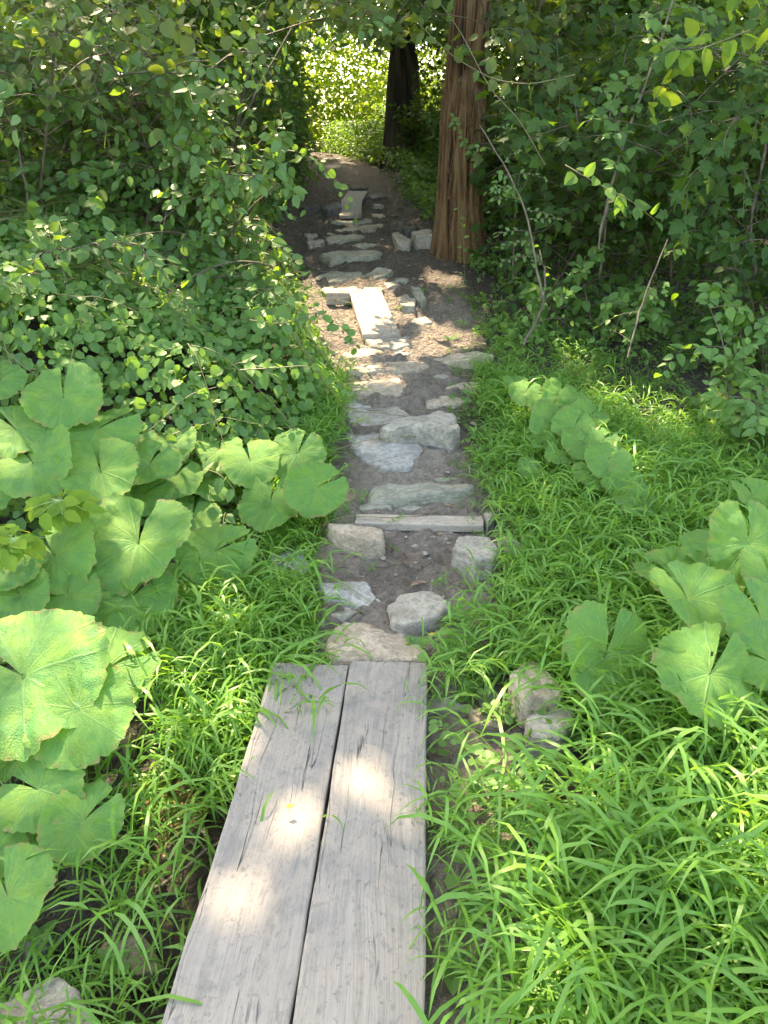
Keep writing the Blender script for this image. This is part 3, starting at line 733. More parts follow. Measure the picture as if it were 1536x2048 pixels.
def foliage(parent, lv, T, mat, key, nsingle=0, name='foliage', cull=True, pad=0.0, open_=False):
    """link the leaves of one plant: nsingle leaves nearest the camera as single parts, the rest as one part"""
    if isinstance(lv, Leaves) and not lv.p: return None
    arr = lv.arrays() if isinstance(lv, Leaves) else lv
    if cull:
        kp = gap_keep(arr[0], pad); arr = [q[kp] for q in arr]
    if open_:
        kp = ~corridor(arr[0]); arr = [q[kp] for q in arr]
    # keep clear of the walking corridor right in front of the camera
    p = arr[0]
    kp = ~((np.hypot(p[:, 0], p[:, 1]) < 1.0) & (p[:, 2] > .3) & (p[:, 2] < 3)); arr = [q[kp] for q in arr]
    p, a, n, L, wd = arr
    rn = rng.random(len(p))
    off = np.array(parent.location) if parent else np.zeros(3)
    single = np.zeros(len(p), bool)
    if nsingle and len(p):
        d = p-np.array([0, 0, CAMH]); Z = d[:, 1]*CP-d[:, 2]*SP
        u = d[:, 0]/Z*FOC+768; v = -(d[:, 2]*CP+d[:, 1]*SP)/Z*FOC+1024
        ok = (Z > .3) & (u > 0) & (u < 1536) & (v > 0) & (v < 2048)
        score = np.where(ok, L/np.maximum(Z, .1)**1.6, 0)
        ix = np.argsort(-score)[:nsingle]; ix = ix[ok[ix]]; single[ix] = True
        me = leaf_mesh(T, mat, key)
        aa = unit(a); ss = unit(np.cross(aa, n)); nn = np.cross(ss, aa)
        for i in ix:
            o = bpy.data.objects.new('leaf', me); col.objects.link(o)
            if parent: o.parent = parent
            q = p[i]-off
            o.matrix_basis = Matrix(((ss[i,0]*L[i]*wd[i], aa[i,0]*L[i], nn[i,0]*L[i], q[0]), (ss[i,1]*L[i]*wd[i], aa[i,1]*L[i], nn[i,1]*L[i], q[1]),
                                     (ss[i,2]*L[i]*wd[i], aa[i,2]*L[i], nn[i,2]*L[i], q[2]), (0, 0, 0, 1)))
    k = ~single
    if k.any():
        V_, F_, R_ = place(T, (p[k]-off, a[k], n[k], L[k], wd[k]), rn[k])
        o = link(name, mesh_np(name, V_, F_, mat, {'rnd': R_}, len(T[0]) > 6), parent)
        o['kind'] = 'stuff'
        return o
def tubes(lines, sides=4):
    """lines: list of (pts (n,3), r0, r1)"""
    Vs, Fs, base = [], [], 0
    for pts, r0, r1 in lines:
        pts = np.asarray(pts, float); n = len(pts)
        if n < 2: continue
        t = unit(np.gradient(pts, axis=0))
        ref = np.where(np.abs(t[:, 2:3]) > .9, [[1., 0, 0]], [[0, 0, 1.]])
        u = unit(np.cross(t, ref)); v = np.cross(t, u)
        r = np.linspace(r0, r1, n)[:, None, None]
        th = np.linspace(0, 2*math.pi, sides, endpoint=False)[None, :, None]
        V_ = pts[:, None]+r*(np.cos(th)*u[:, None]+np.sin(th)*v[:, None])
        Vs.append(V_.reshape(-1, 3))
        i = np.arange(n-1)[:, None]*sides; j = np.arange(sides)[None]; j2 = (j+1) % sides
        F_ = np.stack([i+j, i+j2, i+j2+sides, i+j+sides], -1).reshape(-1, 4)+base
        Fs.append(F_); base += n*sides
    return np.vstack(Vs), np.vstack(Fs)
def link_tubes(name, lines, mat, parent=None, sides=4, kind=None):
    if not lines: return None
    V_, F_ = tubes(lines, sides)
    if parent is not None: V_ = V_-np.array(parent.location)
    o = link(name, mesh_np(name, V_, F_, mat, None, True), parent)
    if kind: o['kind'] = kind
    return o
def curve(p, d, L, n=8, grav=.4, wob=.12):
    """arching line from p along d with length L"""
    pts = [np.array(p, float)]; d = unit(d)
    for i in range(n-1):
        d = unit(d+np.array([0, 0, -grav/n])*(1+i/n)+rng.normal(0, wob/n*2, 3))
        pts.append(pts[-1]+d*L/(n-1))
    return np.array(pts)
def spline(pts, n=14):
    P = np.asarray(pts, float); t = np.linspace(0, 1, len(P)); s = np.linspace(0, 1, n)
    Q = np.stack([np.interp(s, t, P[:, i]) for i in range(3)], 1)
    for _ in range(2): Q[1:-1] = .5*Q[1:-1]+.25*(Q[:-2]+Q[2:])
    return Q
def twig_leaves(lv, line, nl, L, up=(0, -.45, .8), spread=55, jit=.45, droop=.25, w=1.0):
    n = len(line); t = (np.arange(nl)+.6+rng.random(nl)*.4)/nl*(n-1.001); t = np.clip(t, 0, n-1.001)
    i = t.astype(int); f = (t-i)[:, None]
    p = line[i]*(1-f)+line[i+1]*f; d = unit(line[i+1]-line[i])
    upv = unit(np.array(up)+rng.normal(0, jit, (nl, 3)))
    sd = unit(np.cross(d, upv))*np.where(np.arange(nl) % 2, 1, -1)[:, None]
    a = unit(d*math.cos(math.radians(spread))+sd*math.sin(math.radians(spread))+np.array([0, 0, -droop])+rng.normal(0, .18, (nl, 3)))
    Ls = L*rng.uniform(.6, 1.15, nl)*np.interp(np.arange(nl)/nl, [0, .6, 1], [1, 1, .6])
    lv.add(p+sd*L*.08, a, upv, Ls, w)
def shrub(lv, lines, base, nst, height, lean, side_n, twig_n, leaf_n, L, up=(0, -.45, .8), grav=.9, spread=.55, slen=.38, r0=.012, tmin=.3, jit=.45, w=1.0, stems=None):
    base = np.array(base, float)
    for s in range(nst if stems is None else len(stems)):
        if stems is None:
            d = unit(np.array([rng.normal(0, spread)+lean[0], rng.normal(0, spread)+lean[1], 1.0]))
            st = curve(base+np.array([rng.normal(0, .08), rng.normal(0, .08), 0]), d, height*rng.uniform(.75, 1.15), 12, grav, .2)
        else: st = stems[s]
        lines.append((st, r0, r0*.25))
        for b in range(side_n):
            t = tmin+(1-tmin)*(b+rng.random())/side_n; i = min(int(t*(len(st)-1)), len(st)-2)
            az = rng.uniform(0, 2*math.pi)
            dd = unit(st[i+1]-st[i])*.5+np.array([math.cos(az), math.sin(az), rng.uniform(-.1, .5)])
            br = curve(st[i], dd, height*slen*(1.15-.6*t)*rng.uniform(.6, 1.2), 8, .7, .25)
            lines.append((br, r0*.45, r0*.15))
            for q in range(twig_n):
                j = int((q+rng.random())/twig_n*6.99)
                dt = unit(unit(br[min(j+1, 7)]-br[min(j, 6)])*.7+rng.normal(0, .55, 3)+np.array([0, 0, .1]))
                tw = curve(br[j], dt, height*slen*.45*rng.uniform(.6, 1.2), 5, .6, .2)
                lines.append((tw, r0*.2, r0*.1))
                twig_leaves(lv, tw, leaf_n, L, up, jit=jit, w=w)
            twig_leaves(lv, br[4:], max(2, leaf_n//2), L, up, jit=jit, w=w)
        twig_leaves(lv, st[-4:], leaf_n, L, up, jit=jit, w=w)

# ------------------------------------------------------------------ trees
def trunk_mesh(name, cl, rad, mat, seed, nth=220, nz=300, amp=.022, freq=7, flare=0, greyf=None):
    """cl: centre points, rad: radii at the same stations"""
    zs = np.linspace(0, 1, nz); t = np.linspace(0, 1, len(cl)); cl = np.array(cl, float)
    C = np.stack([np.interp(zs, t, cl[:, i]) for i in range(3)], 1); R = np.interp(zs, t, rad)
    for _ in range(6): C[1:-1] = .5*C[1:-1]+.25*(C[:-2]+C[2:])
    th = np.linspace(0, 2*math.pi, nth, endpoint=False)
    TH, Zi = np.meshgrid(th, np.arange(nz)); zz = C[Zi, 2]
    wx = (fbm(np.cos(TH)*2.2, np.sin(TH)*2.2, zz*1.6+seed, 3)-.5)*1.1
    tw = TH+wx*.5+zz*.12
    def rg(k, kz, s): q = vnoise(np.cos(tw)*k+s, np.sin(tw)*k+s, zz*kz+s); return 1-np.abs(2*q-1)
    rd = .5*rg(freq*.55, 1.1, seed)+.32*rg(freq*1.2, 1.8, seed+7)+.18*rg(freq*2.6, 3.0, seed+3)
    rd = smooth((rd-.3)/.6)
    ht = zz-C[0, 2]
    fl = flare*np.exp(-ht/.22)*(.55+.9*np.clip(vnoise(np.cos(TH)*1.7+seed, np.sin(TH)*1.7, 3), 0, 1))
    lobes = (fbm(np.cos(TH)*1.1+seed, np.sin(TH)*1.1, zz*.5, 2)-.5)*.22
    Rr = R[Zi]*(1+lobes)+amp*(rd-.5)*2*np.clip(R[Zi]/.15, .3, 1)+fl
    X = C[Zi, 0]+Rr*np.cos(TH); Y = C[Zi, 1]+Rr*np.sin(TH)
    V_ = np.stack([X, Y, zz], -1).reshape(-1, 3)
    i = np.arange(nz-1)[:, None]*nth; j = np.arange(nth)[None]; j2 = (j+1) % nth
    F_ = np.stack([i+j, i+j2, i+j2+nth, i+j+nth], -1).reshape(-1, 4)
    g = smooth((zz-(C[0, 2]+1.15))/.8+(np.cos(TH-.6))*.25) if greyf is None else np.full(TH.shape, greyf)
    return mesh_np(name, V_, F_, mat, {'ridge': rd.ravel(), 'grey': g.ravel()}, True)

# unseen canopy shaped for shade and sun flecks, split between the trees that carry it
TREES = [  # trunk base x,y,  label
 (None, 'tree with stringy orange brown bark standing right of the stone steps'),
 (None, 'dark trunked tree farther back at the right side of the bend'),
 ((-4.6, 8.5), 'unseen tree added behind the leafy left thicket, its crown shading the path'),
 ((4.8, 10.5), 'unseen tree added behind the right thicket, its shading crown above the frame'),
 ((-3.9, 14.0), 'unseen tree added for canopy shade behind the left thicket near the bend'),
 ((4.6, 16.5), 'unseen tree added for canopy shade far back behind the right thicket'),
]
bt = on_ground(915, 520); bt = bt+np.array([.02, .2, 0])
dt_ = on_ground(806, 288); 
dt_ = at_depth(806, 285, 12.0); dt_[2] = float(H(dt_[0], dt_[1]))
pos = [(bt[0], bt[1]), (dt_[0], dt_[1])]+[t[0] for t in TREES[2:]]
nc = 88000
cpx = rng.uniform(-10.5, 9.0, nc); cpy = rng.uniform(4.5, 20.5, nc); cpz = rng.uniform(7.8, 12.2, nc)
tt = (cpz-.2)/SUN[2]; gx = cpx-tt*SUN[0]; gy = cpy-tt*SUN[1]
dens = np.interp(gx, [-8, -4.5, -2.8, -1.9, 1.4, 2.2, 3.2, 10], [.2, .3, .55, 1, 1, .8, .72, .6])
dens = dens*np.where((gx > 1.6) & (gy > 8.5), .5, 1)*np.where((gx < -1.5) & (gy > 5.6), .3, 1)
dens = dens*np.interp(gy, [-3, -1, 11.5, 14.5], [.5, 1, 1, .15])
xt = rng.uniform(-.8, 1.2, 8500); yt = rng.uniform(.2, 2.5, 8500); zt_ = rng.uniform(8, 12, 8500); q_ = (zt_-.0)/SUN[2]  # extra unseen leaves added to keep the planks in shade
cpx = np.r_[cpx, xt+q_*SUN[0]]; cpy = np.r_[cpy, yt+q_*SUN[1]]; cpz = np.r_[cpz, zt_]; dens = np.r_[dens, np.ones(8500)]; nc = len(cpx)
kp = rng.random(nc) < dens
CP3 = np.stack([cpx, cpy, cpz], 1)[kp]
own = np.argmin(np.stack([np.hypot(CP3[:, 0]-x, CP3[:, 1]-y) for x, y in pos]), axis=0)
for ti, (_, lab) in enumerate(TREES):
    x, y = pos[ti]; z = float(H(x, y))-.05
    t = empty('tree', (x, y, z), lab, 'tree', 'trees shading the path')
    lines = []
    if ti == 0:
        B = np.array([x, y, z-.03]); loc = np.array(t.location)
        k = 6.45
        cl = [B, B+[.005,0,.42], B+[0,0,.84], B+[.0,0,1.26], B+[.0,0,1.68]]
        me = trunk_mesh('trunk', [c-loc for c in cl], [.205, .190, .182, .172, .05], M['bark'], 4, 220, 240, .026, 8, .06)
        link('trunk', me, t)
        F0 = B+[0,0,1.35]
        cl = [F0+[-.045,0,-.05], F0+[-.05,0,.35], F0+[-.03,.0,1.0], F0+[-.25,.2,3.2], F0+[-.5,.3,7.5]]
        link('trunk_fork', trunk_mesh('trunk_fork', [c-loc for c in cl], [.125, .10, .09, .08, .03], M['bark'], 14, 90, 260, .016, 7, 0), t)
        cl = [F0+[.055,.02,-.12], F0+[.075,.02,.35], F0+[.14,.04,1.0], F0+[.5,.1,3.2], F0+[.9,.3,7.2]]
        link('trunk_fork', trunk_mesh('trunk_fork', [c-loc for c in cl], [.125, .095, .085, .075, .03], M['bark'], 24, 90, 260, .015, 7, 0), t)
        st = []
        for q in range(110):      # peeling bark strands
            a0 = rng.uniform(math.pi*.95, math.pi*2.05); z0 = rng.uniform(.02, 1.1); ln = rng.uniform(.25, .7)
            zz_ = np.linspace(z0, z0+ln, 14); aa = a0+np.cumsum(rng.normal(0, .03, 14))
            rr = np.interp(zz_, [0, .45, .95, 1.45], [.205, .188, .178, .17])+.012+.012*np.sin(np.linspace(0, math.pi, 14))*rng.random()+.06*np.exp(-zz_/.22)*.8
            st.append((np.stack([B[0]+rr*np.cos(aa), B[1]+rr*np.sin(aa), B[2]+zz_], 1), rng.uniform(.003, .009), .002))
        V_, F_ = tubes(st, 5); V_ = V_-loc
        so_ = link('bark_strands', mesh_np('bark_strands', V_, F_, M['bark'], {'ridge': np.repeat(rng.uniform(.5, 1, len(V_)//5), 5), 'grey': np.zeros(len(V_))}, True), t)
        so_['kind'] = 'stuff'
        tops = [F0+[-.25,.2,3.2], F0+[.5,.1,3.2], F0+[-.5,.3,6], F0+[.9,.3,6]]
    elif ti == 1:
        loc = np.array(t.location); B = np.array([x, y, z])
        cl = [B, B+[.0,0,.8], B+[.0,0,1.6], B+[-.08,0,2.2], B+[.1,.2,4], B+[.3,.3,9]]
        link('trunk', trunk_mesh('trunk', [c-loc for c in cl], [.30, .24, .19, .12, .10, .03], M['darkbark'], 9, 90, 200, .03, 6, .08, .15), t)
        tops = [B+[.1,.2,4], B+[.3,.3,7.5]]
    else:
        loc = np.array(t.location); B = np.array([x, y, z])
        cl = [B, B+[.1,0,2.5], B+[0,.2,5], B+[.2,.1,9]]
        link('trunk', trunk_mesh('trunk', [c-loc for c in cl], [.22, .17, .13, .04], M['darkbark'], 9+ti, 60, 160, .02, 6, .08, .3), t)
        tops = [B+[0,.2,5], B+[.1,.15,7.5]]
    P = CP3[own == ti]
    if len(P):
        for q in range(16):
            e = P[rng.integers(len(P))]; s = tops[q % len(tops)]
            mid = (s+e)/2+np.array([0, 0, .5]); lines.append((spline([s, mid, e], 12), .045, .012))
        link_tubes('limb', lines, M['darkbark'], t, 6, 'stuff')
        n = len(P)
        a = unit(rng.normal(0, 1, (n, 3))*[1, 1, .4]); nn = unit(rng.normal(0, .45, (n, 3))+np.array([0, 0, 1]))
        Lc = rng.uniform(.18, .28, n); kk = gap_keep(P+a*Lc[:, None]*.5, .105)
        P, a, nn, Lc = P[kk], a[kk], nn[kk], Lc[kk]; n = len(P)
        foliage(t, (P, a, nn, Lc, np.full(n, 1.25)), T_QD, M['canopy'], 'canopy', 0, 'crown', False)

# ------------------------------------------------------------------ butterbur plants
def butterbur_mesh(seed, bend=.18, rag=1.0, fold=0.0):
    r_ = np.random.default_rng(seed)
    na, nr = 113, 13
    A = np.linspace(-math.pi+.11, math.pi-.11, na); Rr = np.linspace(0, 1, nr)
    AA, RR = np.meshgrid(A, Rr)
    # outline radius: kidney/round with basal lobes, teeth
    out = .5*(1+.07*np.cos(A*2)+.012*np.cos(A*9)) - .05*np.exp(-((np.abs(A)-math.pi)/.3)**2)
    teeth = np.abs(((A*34/(2*math.pi)) % 1)-.5)*2
    out = out*(1+.045*(teeth-.5)*rag+.03*(r_.random(na)-.5)*rag)
    lobe = fbm(np.cos(A)*1.5+seed, np.sin(A)*1.5, seed, 3)
    out = out*(.94+.14*lobe)
    R = RR*out[None]
    X = R*np.sin(AA); Y = R*np.cos(AA)
    vein = np.abs(((AA/(2*math.pi)+.5)*9 % 1)-.5)*2       # 0 at vein, 1 between
    Z = -.010*(1-vein)*RR**.6*(1-.3*RR) + bend*(R**2)*np.cos(AA*2+seed) - .10*R**2 + .012*RR*np.cos(AA*9+2)*RR
    Z += (fbm(X*5+seed, Y*5, seed, 3)-.5)*.16*RR + (fbm(X*14+seed, Y*14, seed, 3)-.5)*.05*RR
    Z += fold*np.abs(X) + .10*(r_.random()-.3)*np.exp(-((AA-r_.uniform(-2, 2))/.5)**2)*RR**3
    Z += .05*np.exp(-R/.08)*(-1)
    V_ = np.stack([X, Y, Z], -1).reshape(-1, 3)
    i = np.arange(nr-1)[:, None]*na; j = np.arange(na-1)[None]
    F_ = np.stack([i+j, i+j+1, i+j+1+na, i+j+na], -1).reshape(-1, 4)[:, ::-1]
    # insect holes
    cen = V_[F_].mean(1); keep = np.ones(len(F_), bool)
    for _ in range(2):
        h = np.array([r_.uniform(-.35, .35), r_.uniform(-.3, .4)]); keep &= np.hypot(cen[:, 0]-h[0], cen[:, 1]-h[1]) > r_.uniform(.004, .011)
    uvv = np.stack([AA/(2*math.pi)+.5, RR, 0*AA], -1).reshape(-1, 3)
    return mesh_np('leaf', V_, F_[keep], M['butterbur'], {'rnd': np.zeros(len(V_))}, True, uvv)
BB = [butterbur_mesh(s, b, 1.1, f) for s, b, f in [(1, .2, 0), (2, -.25, .08), (3, .34, .15), (4, .1, -.16), (5, -.2, .3), (6, .36, -.2)]]
BBF = butterbur_mesh(9, .1, 1.4, .42)
def bb_plant(label, leaves, base_px=None, group='butterbur clumps with huge round leaves'):
    """leaves: (px, py, radius px, height over ground, pitch deg toward camera, heading deg (direction the tip points, 0 = toward camera), roll deg, mesh index)"""
    P = [on_ground(l[0], l[1], l[3]) for l in leaves]
    base = np.mean(P, axis=0)+np.array([0, .08, 0]); base[2] = float(H(base[0], base[1]))
    root = empty('butterbur_plant', base, label, 'plant', group)
    for l, p in zip(leaves, P):
        px, py, rp, h, pit, hd, rl, mi = l
        d = p-np.array([0, 0, CAMH]); Z = d[1]*CP-d[2]*SP
        size = 2.3*rp*Z/FOC
        me = BBF if mi == 6 else BB[mi]
        o = bpy.data.objects.new('leaf', me); col.objects.link(o); o.parent = root
        # leaf local: +y tip.  rotate so tip points to heading, then pitch normal toward camera
        Rm = Matrix.Rotation(math.radians(pit), 4, 'X') @ Matrix.Rotation(math.radians(rl), 4, 'Y') @ Matrix.Rotation(math.radians(180+hd), 4, 'Z')
        o.matrix_basis = Matrix.Translation(Vector(p-base)) @ Rm @ Matrix.Diagonal((size, size, size, 1))
        # petiole as a sub-part, world aligned through inverse parent
        foot = np.array([p[0]*.6+base[0]*.4, p[1]*.6+base[1]*.4+.03, 0]); foot[2] = float(H(foot[0], foot[1]))-.03
        tipn = np.array(Rm @ Vector((0, 0, -1, 0)))[:3]
        pts = spline([foot, (foot+p)/2+np.array([0, .03, .02]), p+tipn*.05, p-tipn*.0+tipn*.012], 12)
        V_, F_ = tubes([(pts, .008, .0045)], 6)
        inv = np.array((Matrix.Translation(Vector(base)) @ o.matrix_basis).inverted())
        V_ = V_@inv[:3, :3].T+inv[:3, 3]
        q = link('petiole', mesh_np('petiole', V_, F_, M['petiole'], None, True), o)
    return root
bb_plant('huge butterbur clump at the left edge level with the far end of the planks', [
  (40,1345,160,.34,22,60,-8,0), (205,1335,95,.26,18,-60,5,1), (150,1415,98,.36,28,20,-5,3)])
bb_plant('butterbur clump low on the left beside the wet ditch', [
  (70,1575,84,.22,25,70,-12,2), (165,1640,72,.20,22,-40,5,1), (20,1490,60,.12,20,10,0,4)])
bb_plant('lowest butterbur clump at the left edge above the corner boulder', [
  (10,1790,92,.22,20,30,-15,0), (-10,1700,50,.15,30,80,10,2)])
bb_plant('butterbur leaf pair at the lower front of the left patch', [
  (135,1190,60,.26,24,20,0,1), (262,1190,78,.26,24,-35,6,3), (345,1225,62,.12,15,-30,8,0)])
bb_plant('central left butterbur clump with one leaf half in yellow sunlight', [
  (105,1105,84,.32,25,40,-8,2), (275,1080,105,.36,20,0,0,4), (432,1098,68,.30,30,-60,12,5), (360,1160,50,.14,15,0,0,1)])
bb_plant('butterbur clump on the left below the round leaved vines', [
  (200,940,74,.40,28,20,5,4), (62,920,82,.42,25,40,-10,2), (30,855,70,.44,25,50,0,0), (285,985,52,.26,15,-50,-5,3), (215,1015,52,.24,30,40,20,1)])
bb_plant('topmost left butterbur clump rising from the round leaved vines', [
  (125,790,72,.5,32,10,5,1), (195,852,72,.42,20,-50,10,5), (298,925,56,.36,20,-20,0,0), (0,760,45,.45,30,40,-10,3)])
bb_plant('butterbur clump on the left bordering the path grass', [
  (595,905,52,.30,38,-20,10,3), (632,975,56,.26,38,-55,12,1), (540,1000,60,.24,30,-10,-5,0), (500,920,56,.30,25,20,0,2), (560,1075,30,.1,25,0,0,4)])
bb_plant('partly hidden dark butterbur clump between the left patches', [
  (385,1030,52,.18,18,0,0,0), (420,960,45,.2,15,-30,10,5), (350,880,40,.3,20,30,0,2)])
bb_plant('butterbur with a dark upright leaf alone in the right grass', [
  (1215,1312,98,.22,42,-15,20,1)])
bb_plant('butterbur with ragged folded leaves at the right edge', [
  (1425,1345,98,.30,30,-30,12,5), (1540,1320,60,.30,25,60,-10,3), (1378,1195,78,.34,18,20,5,6), (1345,1150,66,.24,20,40,0,2), (1525,1235,75,.36,38,20,0,0)])
bb_plant('upper right butterbur clump with tall pale green leaves', [
  (1500,1085,78,.42,48,0,0,0), (1420,1090,52,.34,12,-30,5,3), (1430,1165,50,.30,25,20,0,1), (1540,1150,60,.36,30,0,0,2)])
bb_plant('butterbur clump filling the gap between the huge leaves and the half yellow leaf', [
  (40,1190,62,.24,25,40,-6,4), (110,1260,58,.20,20,-20,8,3), (200,1255,52,.14,15,10,0,0), (20,1130,60,.3,28,60,-10,1)])
bb_plant('butterbur clump peeking out above the wet ditch', [
  (255,1330,50,.14,18,-50,12,3), (130,1500,50,.14,14,-20,5,2), (60,1660,55,.16,18,20,-8,5)])
bb_plant('butterbur clump under the topmost left leaves', [
  (20,960,60,.34,22,50,-14,5), (130,880,55,.36,26,-10,5,2), (255,880,50,.32,22,-40,8,0), (350,950,48,.26,18,-20,6,3), (440,900,42,.26,22,10,0,2)])
bb_plant('small butterbur by itself at the far right edge', [(1508,990,42,.26,30,20,5,2), (1540,1000,30,.2,20,40,0,1)])
bb_plant('nearest butterbur of the row running back through the right grass', [
  (1275,1000,40,.22,24,-30,6,5), (1215,920,46,.26,28,-40,10,1), (1250,965,42,.22,25,-40,5,0), (1190,945,40,.22,20,20,0,3), (1170,925,30,.18,20,0,10,4)])
bb_plant('middle butterbur of the row running back through the right grass', [
  (1150,850,44,.26,26,-30,6,0), (1200,880,40,.24,26,-50,8,3), (1110,845,48,.24,30,-30,8,2), (1165,885,42,.24,25,-30,5,1), (1085,870,30,.2,25,10,0,3), (1060,935,24,.14,30,0,0,0), (1125,905,30,.2,20,20,5,5)])
bb_plant('farthest butterbur of the row running back through the right grass', [
  (1120,790,36,.24,26,-20,8,4), (1180,830,36,.24,24,-45,6,2), (1050,785,32,.24,28,-30,5,1), (1090,805,30,.22,25,-40,5,3), (1150,800,34,.24,20,-20,5,0), (1030,765,22,.2,25,0,0,2)])

# ------------------------------------------------------------------ round-leaved vine on the left bank
def mound(x, y):
    e = smooth((cx(y)-np.interp(y, [3.6, 4.2, 5.0, 5.6], [.33, .16, .22, .42])-x)/np.interp(y, [3.6, 4.2, 5.2, 6], [.75, .45, .5, .75]))*smooth((y-2.9)/.9)*smooth((7.2-y)/1.2)
    e2 = smooth((cx(y)-1.2-x)/1.0)*smooth((y-2.3)/.8)
    return H(x, y)+.02+e*.50+e2*.12+(fbm(x*2.2, y*2.2, 4, 3)-.5)*.30*e
def scatter_surface(fn, x0, x1, y0, y1, n, depth, L, up, jit, wfn=None):
    x = rng.uniform(x0, x1, n); y = rng.uniform(y0, y1, n)
    if wfn is not None:
        k = rng.random(n) < wfn(x, y); x, y = x[k], y[k]
    z = fn(x, y)-rng.random(len(x))**1.5*depth
    e = .05
    nr = unit(np.stack([-(fn(x+e, y)-fn(x-e, y))/(2*e), -(fn(x, y+e)-fn(x, y-e))/(2*e), np.ones(len(x))], 1))
    nr = unit(nr*.8+np.array(up)*.5+rng.normal(0, jit, nr.shape))
    a = unit(np.cross(nr, rng.normal(0, 1, nr.shape))+np.array([0, -.35, -.35]))
    return (np.stack([x, y, z], 1), a, nr, L*rng.uniform(.55, 1.2, len(x)), np.ones(len(x)))
vb = np.array([-1.1, 4.0, float(H(-1.1, 4.0))])
vine = empty('round_leaved_vine', vb, 'dense tangle of round leaved vine covering the left bank beside the path', 'vine')
vw = lambda x, y: smooth((cx(y)-np.interp(y, [3.6, 4.2, 5.0, 5.6], [.30, .14, .22, .42])-x)/.2)*np.maximum(smooth((y-2.55-.25*fbm(x*3, y*3))/.5), smooth((-.85-x)/.3)*smooth((y-1.4)/.3))
arr = scatter_surface(mound, -3.6, -.15, 1.4, 7.4, 40000, .17, .056, (0, -.5, .4), .42, vw)
foliage(vine, arr, T_R2, M['vine'], 'vine', 300)
lines = []
for _ in range(110):
    x, y = rng.uniform(-2.8, -.4), rng.uniform(2.9, 6.6)
    if rng.random() > vw(np.array([x]), np.array([y]))[0]: continue
    az = rng.normal(-.5, .9); L_ = rng.uniform(.4, 1.1); s = np.linspace(0, L_, 14)
    X_ = x+s*math.cos(az)+np.cumsum(rng.normal(0, .008, 14)); Y_ = y+s*math.sin(az)+np.cumsum(rng.normal(0, .008, 14))
    lines.append((np.stack([X_, Y_, mound(X_, Y_)+.01+.05*np.sin(np.linspace(0, math.pi, 14))*rng.random()], 1), .0028, .0014))
link_tubes('vine_stem', lines, M['redvine'], vine, 4, 'stuff')
# pointed, larger leaves mixed in
vb2 = np.array([-1.9, 4.3, float(H(-1.9, 4.3))])
bram = empty('bramble', vb2, 'bramble with pointed toothed leaflets growing through the vine at the far left', 'bramble')
lv = Leaves(); lines = []
for _ in range(70):
    x, y = rng.uniform(-2.9, -.55), rng.uniform(3.1, 6.4)
    z = float(mound(x, y))-.1
    st = curve((x, y, z), (rng.normal(.2, .5), rng.normal(-.4, .4), .9), rng.uniform(.25, .5), 7, 1.6, .2)
    lines.append((st, .003, .0015)); twig_leaves(lv, st, 8, .085, (0, -.4, .9), 60, .3)
foliage(bram, lv, T_OV, M['vine'], 'brambl', 120); link_tubes('cane', lines, M['redvine'], bram, 4, 'stuff')
# pale toothed sprig over the big leaves (left)
for (sx, sy, zz, lab, n) in [(120, 1000, 2.75, 'pale green sprig with jagged leaves over the left butterbur leaves', 5),
                             (30, 1080, 2.6, 'grey green sprig with jagged leaves at the left edge among butterbur', 4)]:
    c = at_depth(sx, sy, zz); g = np.array([c[0]-.05, c[1]+.15, 0]); g[2] = float(H(g[0], g[1]))
    pl = empty('jagged_sprig', g, lab, 'plant')
    lv = Leaves(); lines = [(spline([g, (g+c)/2+[0, .05, 0], c], 10), .004, .002)]
    for q in range(n*3):
        az = rng.uniform(0, 2*math.pi); dd = np.array([math.cos(az), math.sin(az)-.3, rng.uniform(-.1, .3)])
        tw = curve(c, dd, rng.uniform(.05, .12), 4, .5, .1); lines.append((tw, .0018, .001))
        twig_leaves(lv, tw, 3, .075, (0, -.5, .9), 50, .2)
    foliage(pl, lv, T_OV, M['bright'], 'jag', 60, cull=False); link_tubes('stalk', lines, M['petiole'], pl)

# ------------------------------------------------------------------ left thicket
def prune(lines):
    out = []
    for pts, r0, r1 in lines:
        bad = corridor(pts)
        if r0 < .008: bad = bad | ~gap_keep(pts, .05)
        if bad.any():
            pts = pts[:int(np.argmax(bad))]
        if len(pts) > 2: out.append((pts, r0, r1))
    return out
def thicket(name, label, cat, base, T, mat, key, nsingle, group=None, **kw):
    b = np.array([base[0], base[1], float(H(base[0], base[1]))-.03])
    root = empty(name, b, label, cat, group)
    lv, lines = Leaves(), []
    shrub(lv, lines, b, **kw)
    lines = prune(lines)
    foliage(root, lv, T, M[mat], key, nsingle, open_=True, pad=.07)
    link_tubes('branch', lines, M['stem'], root, 4, 'stuff')
    return root
GL = 'leafy shrubs forming the left thicket'
thicket('leafy_shrub', 'arching shrub with blue green drooping leaves leaning over the left of the path', 'shrub', (-1.30, 5.3), T_OV, 'shrub', 'shrubA', 200, GL,
        nst=9, height=2.3, lean=(.30, -.2), side_n=13, twig_n=5, leaf_n=9, L=.085, grav=1.3)
thicket('leafy_shrub', 'tall left shrub with upright dark stems at the upper left', 'shrub', (-2.3, 5.2), T_OV, 'shrub', 'shrubA', 150, GL,
        nst=7, height=3.0, lean=(.1, -.2), side_n=13, twig_n=5, leaf_n=8, L=.075, grav=.9)
thicket('leafy_shrub', 'shrub with roundish yellow green leaves behind the arching one on the left', 'shrub', (-1.5, 7.0), T_RD, 'yellow', 'shrubB', 100, GL,
        nst=8, height=3.4, lean=(.1, -.1), side_n=13, twig_n=5, leaf_n=8, L=.075, grav=.8)
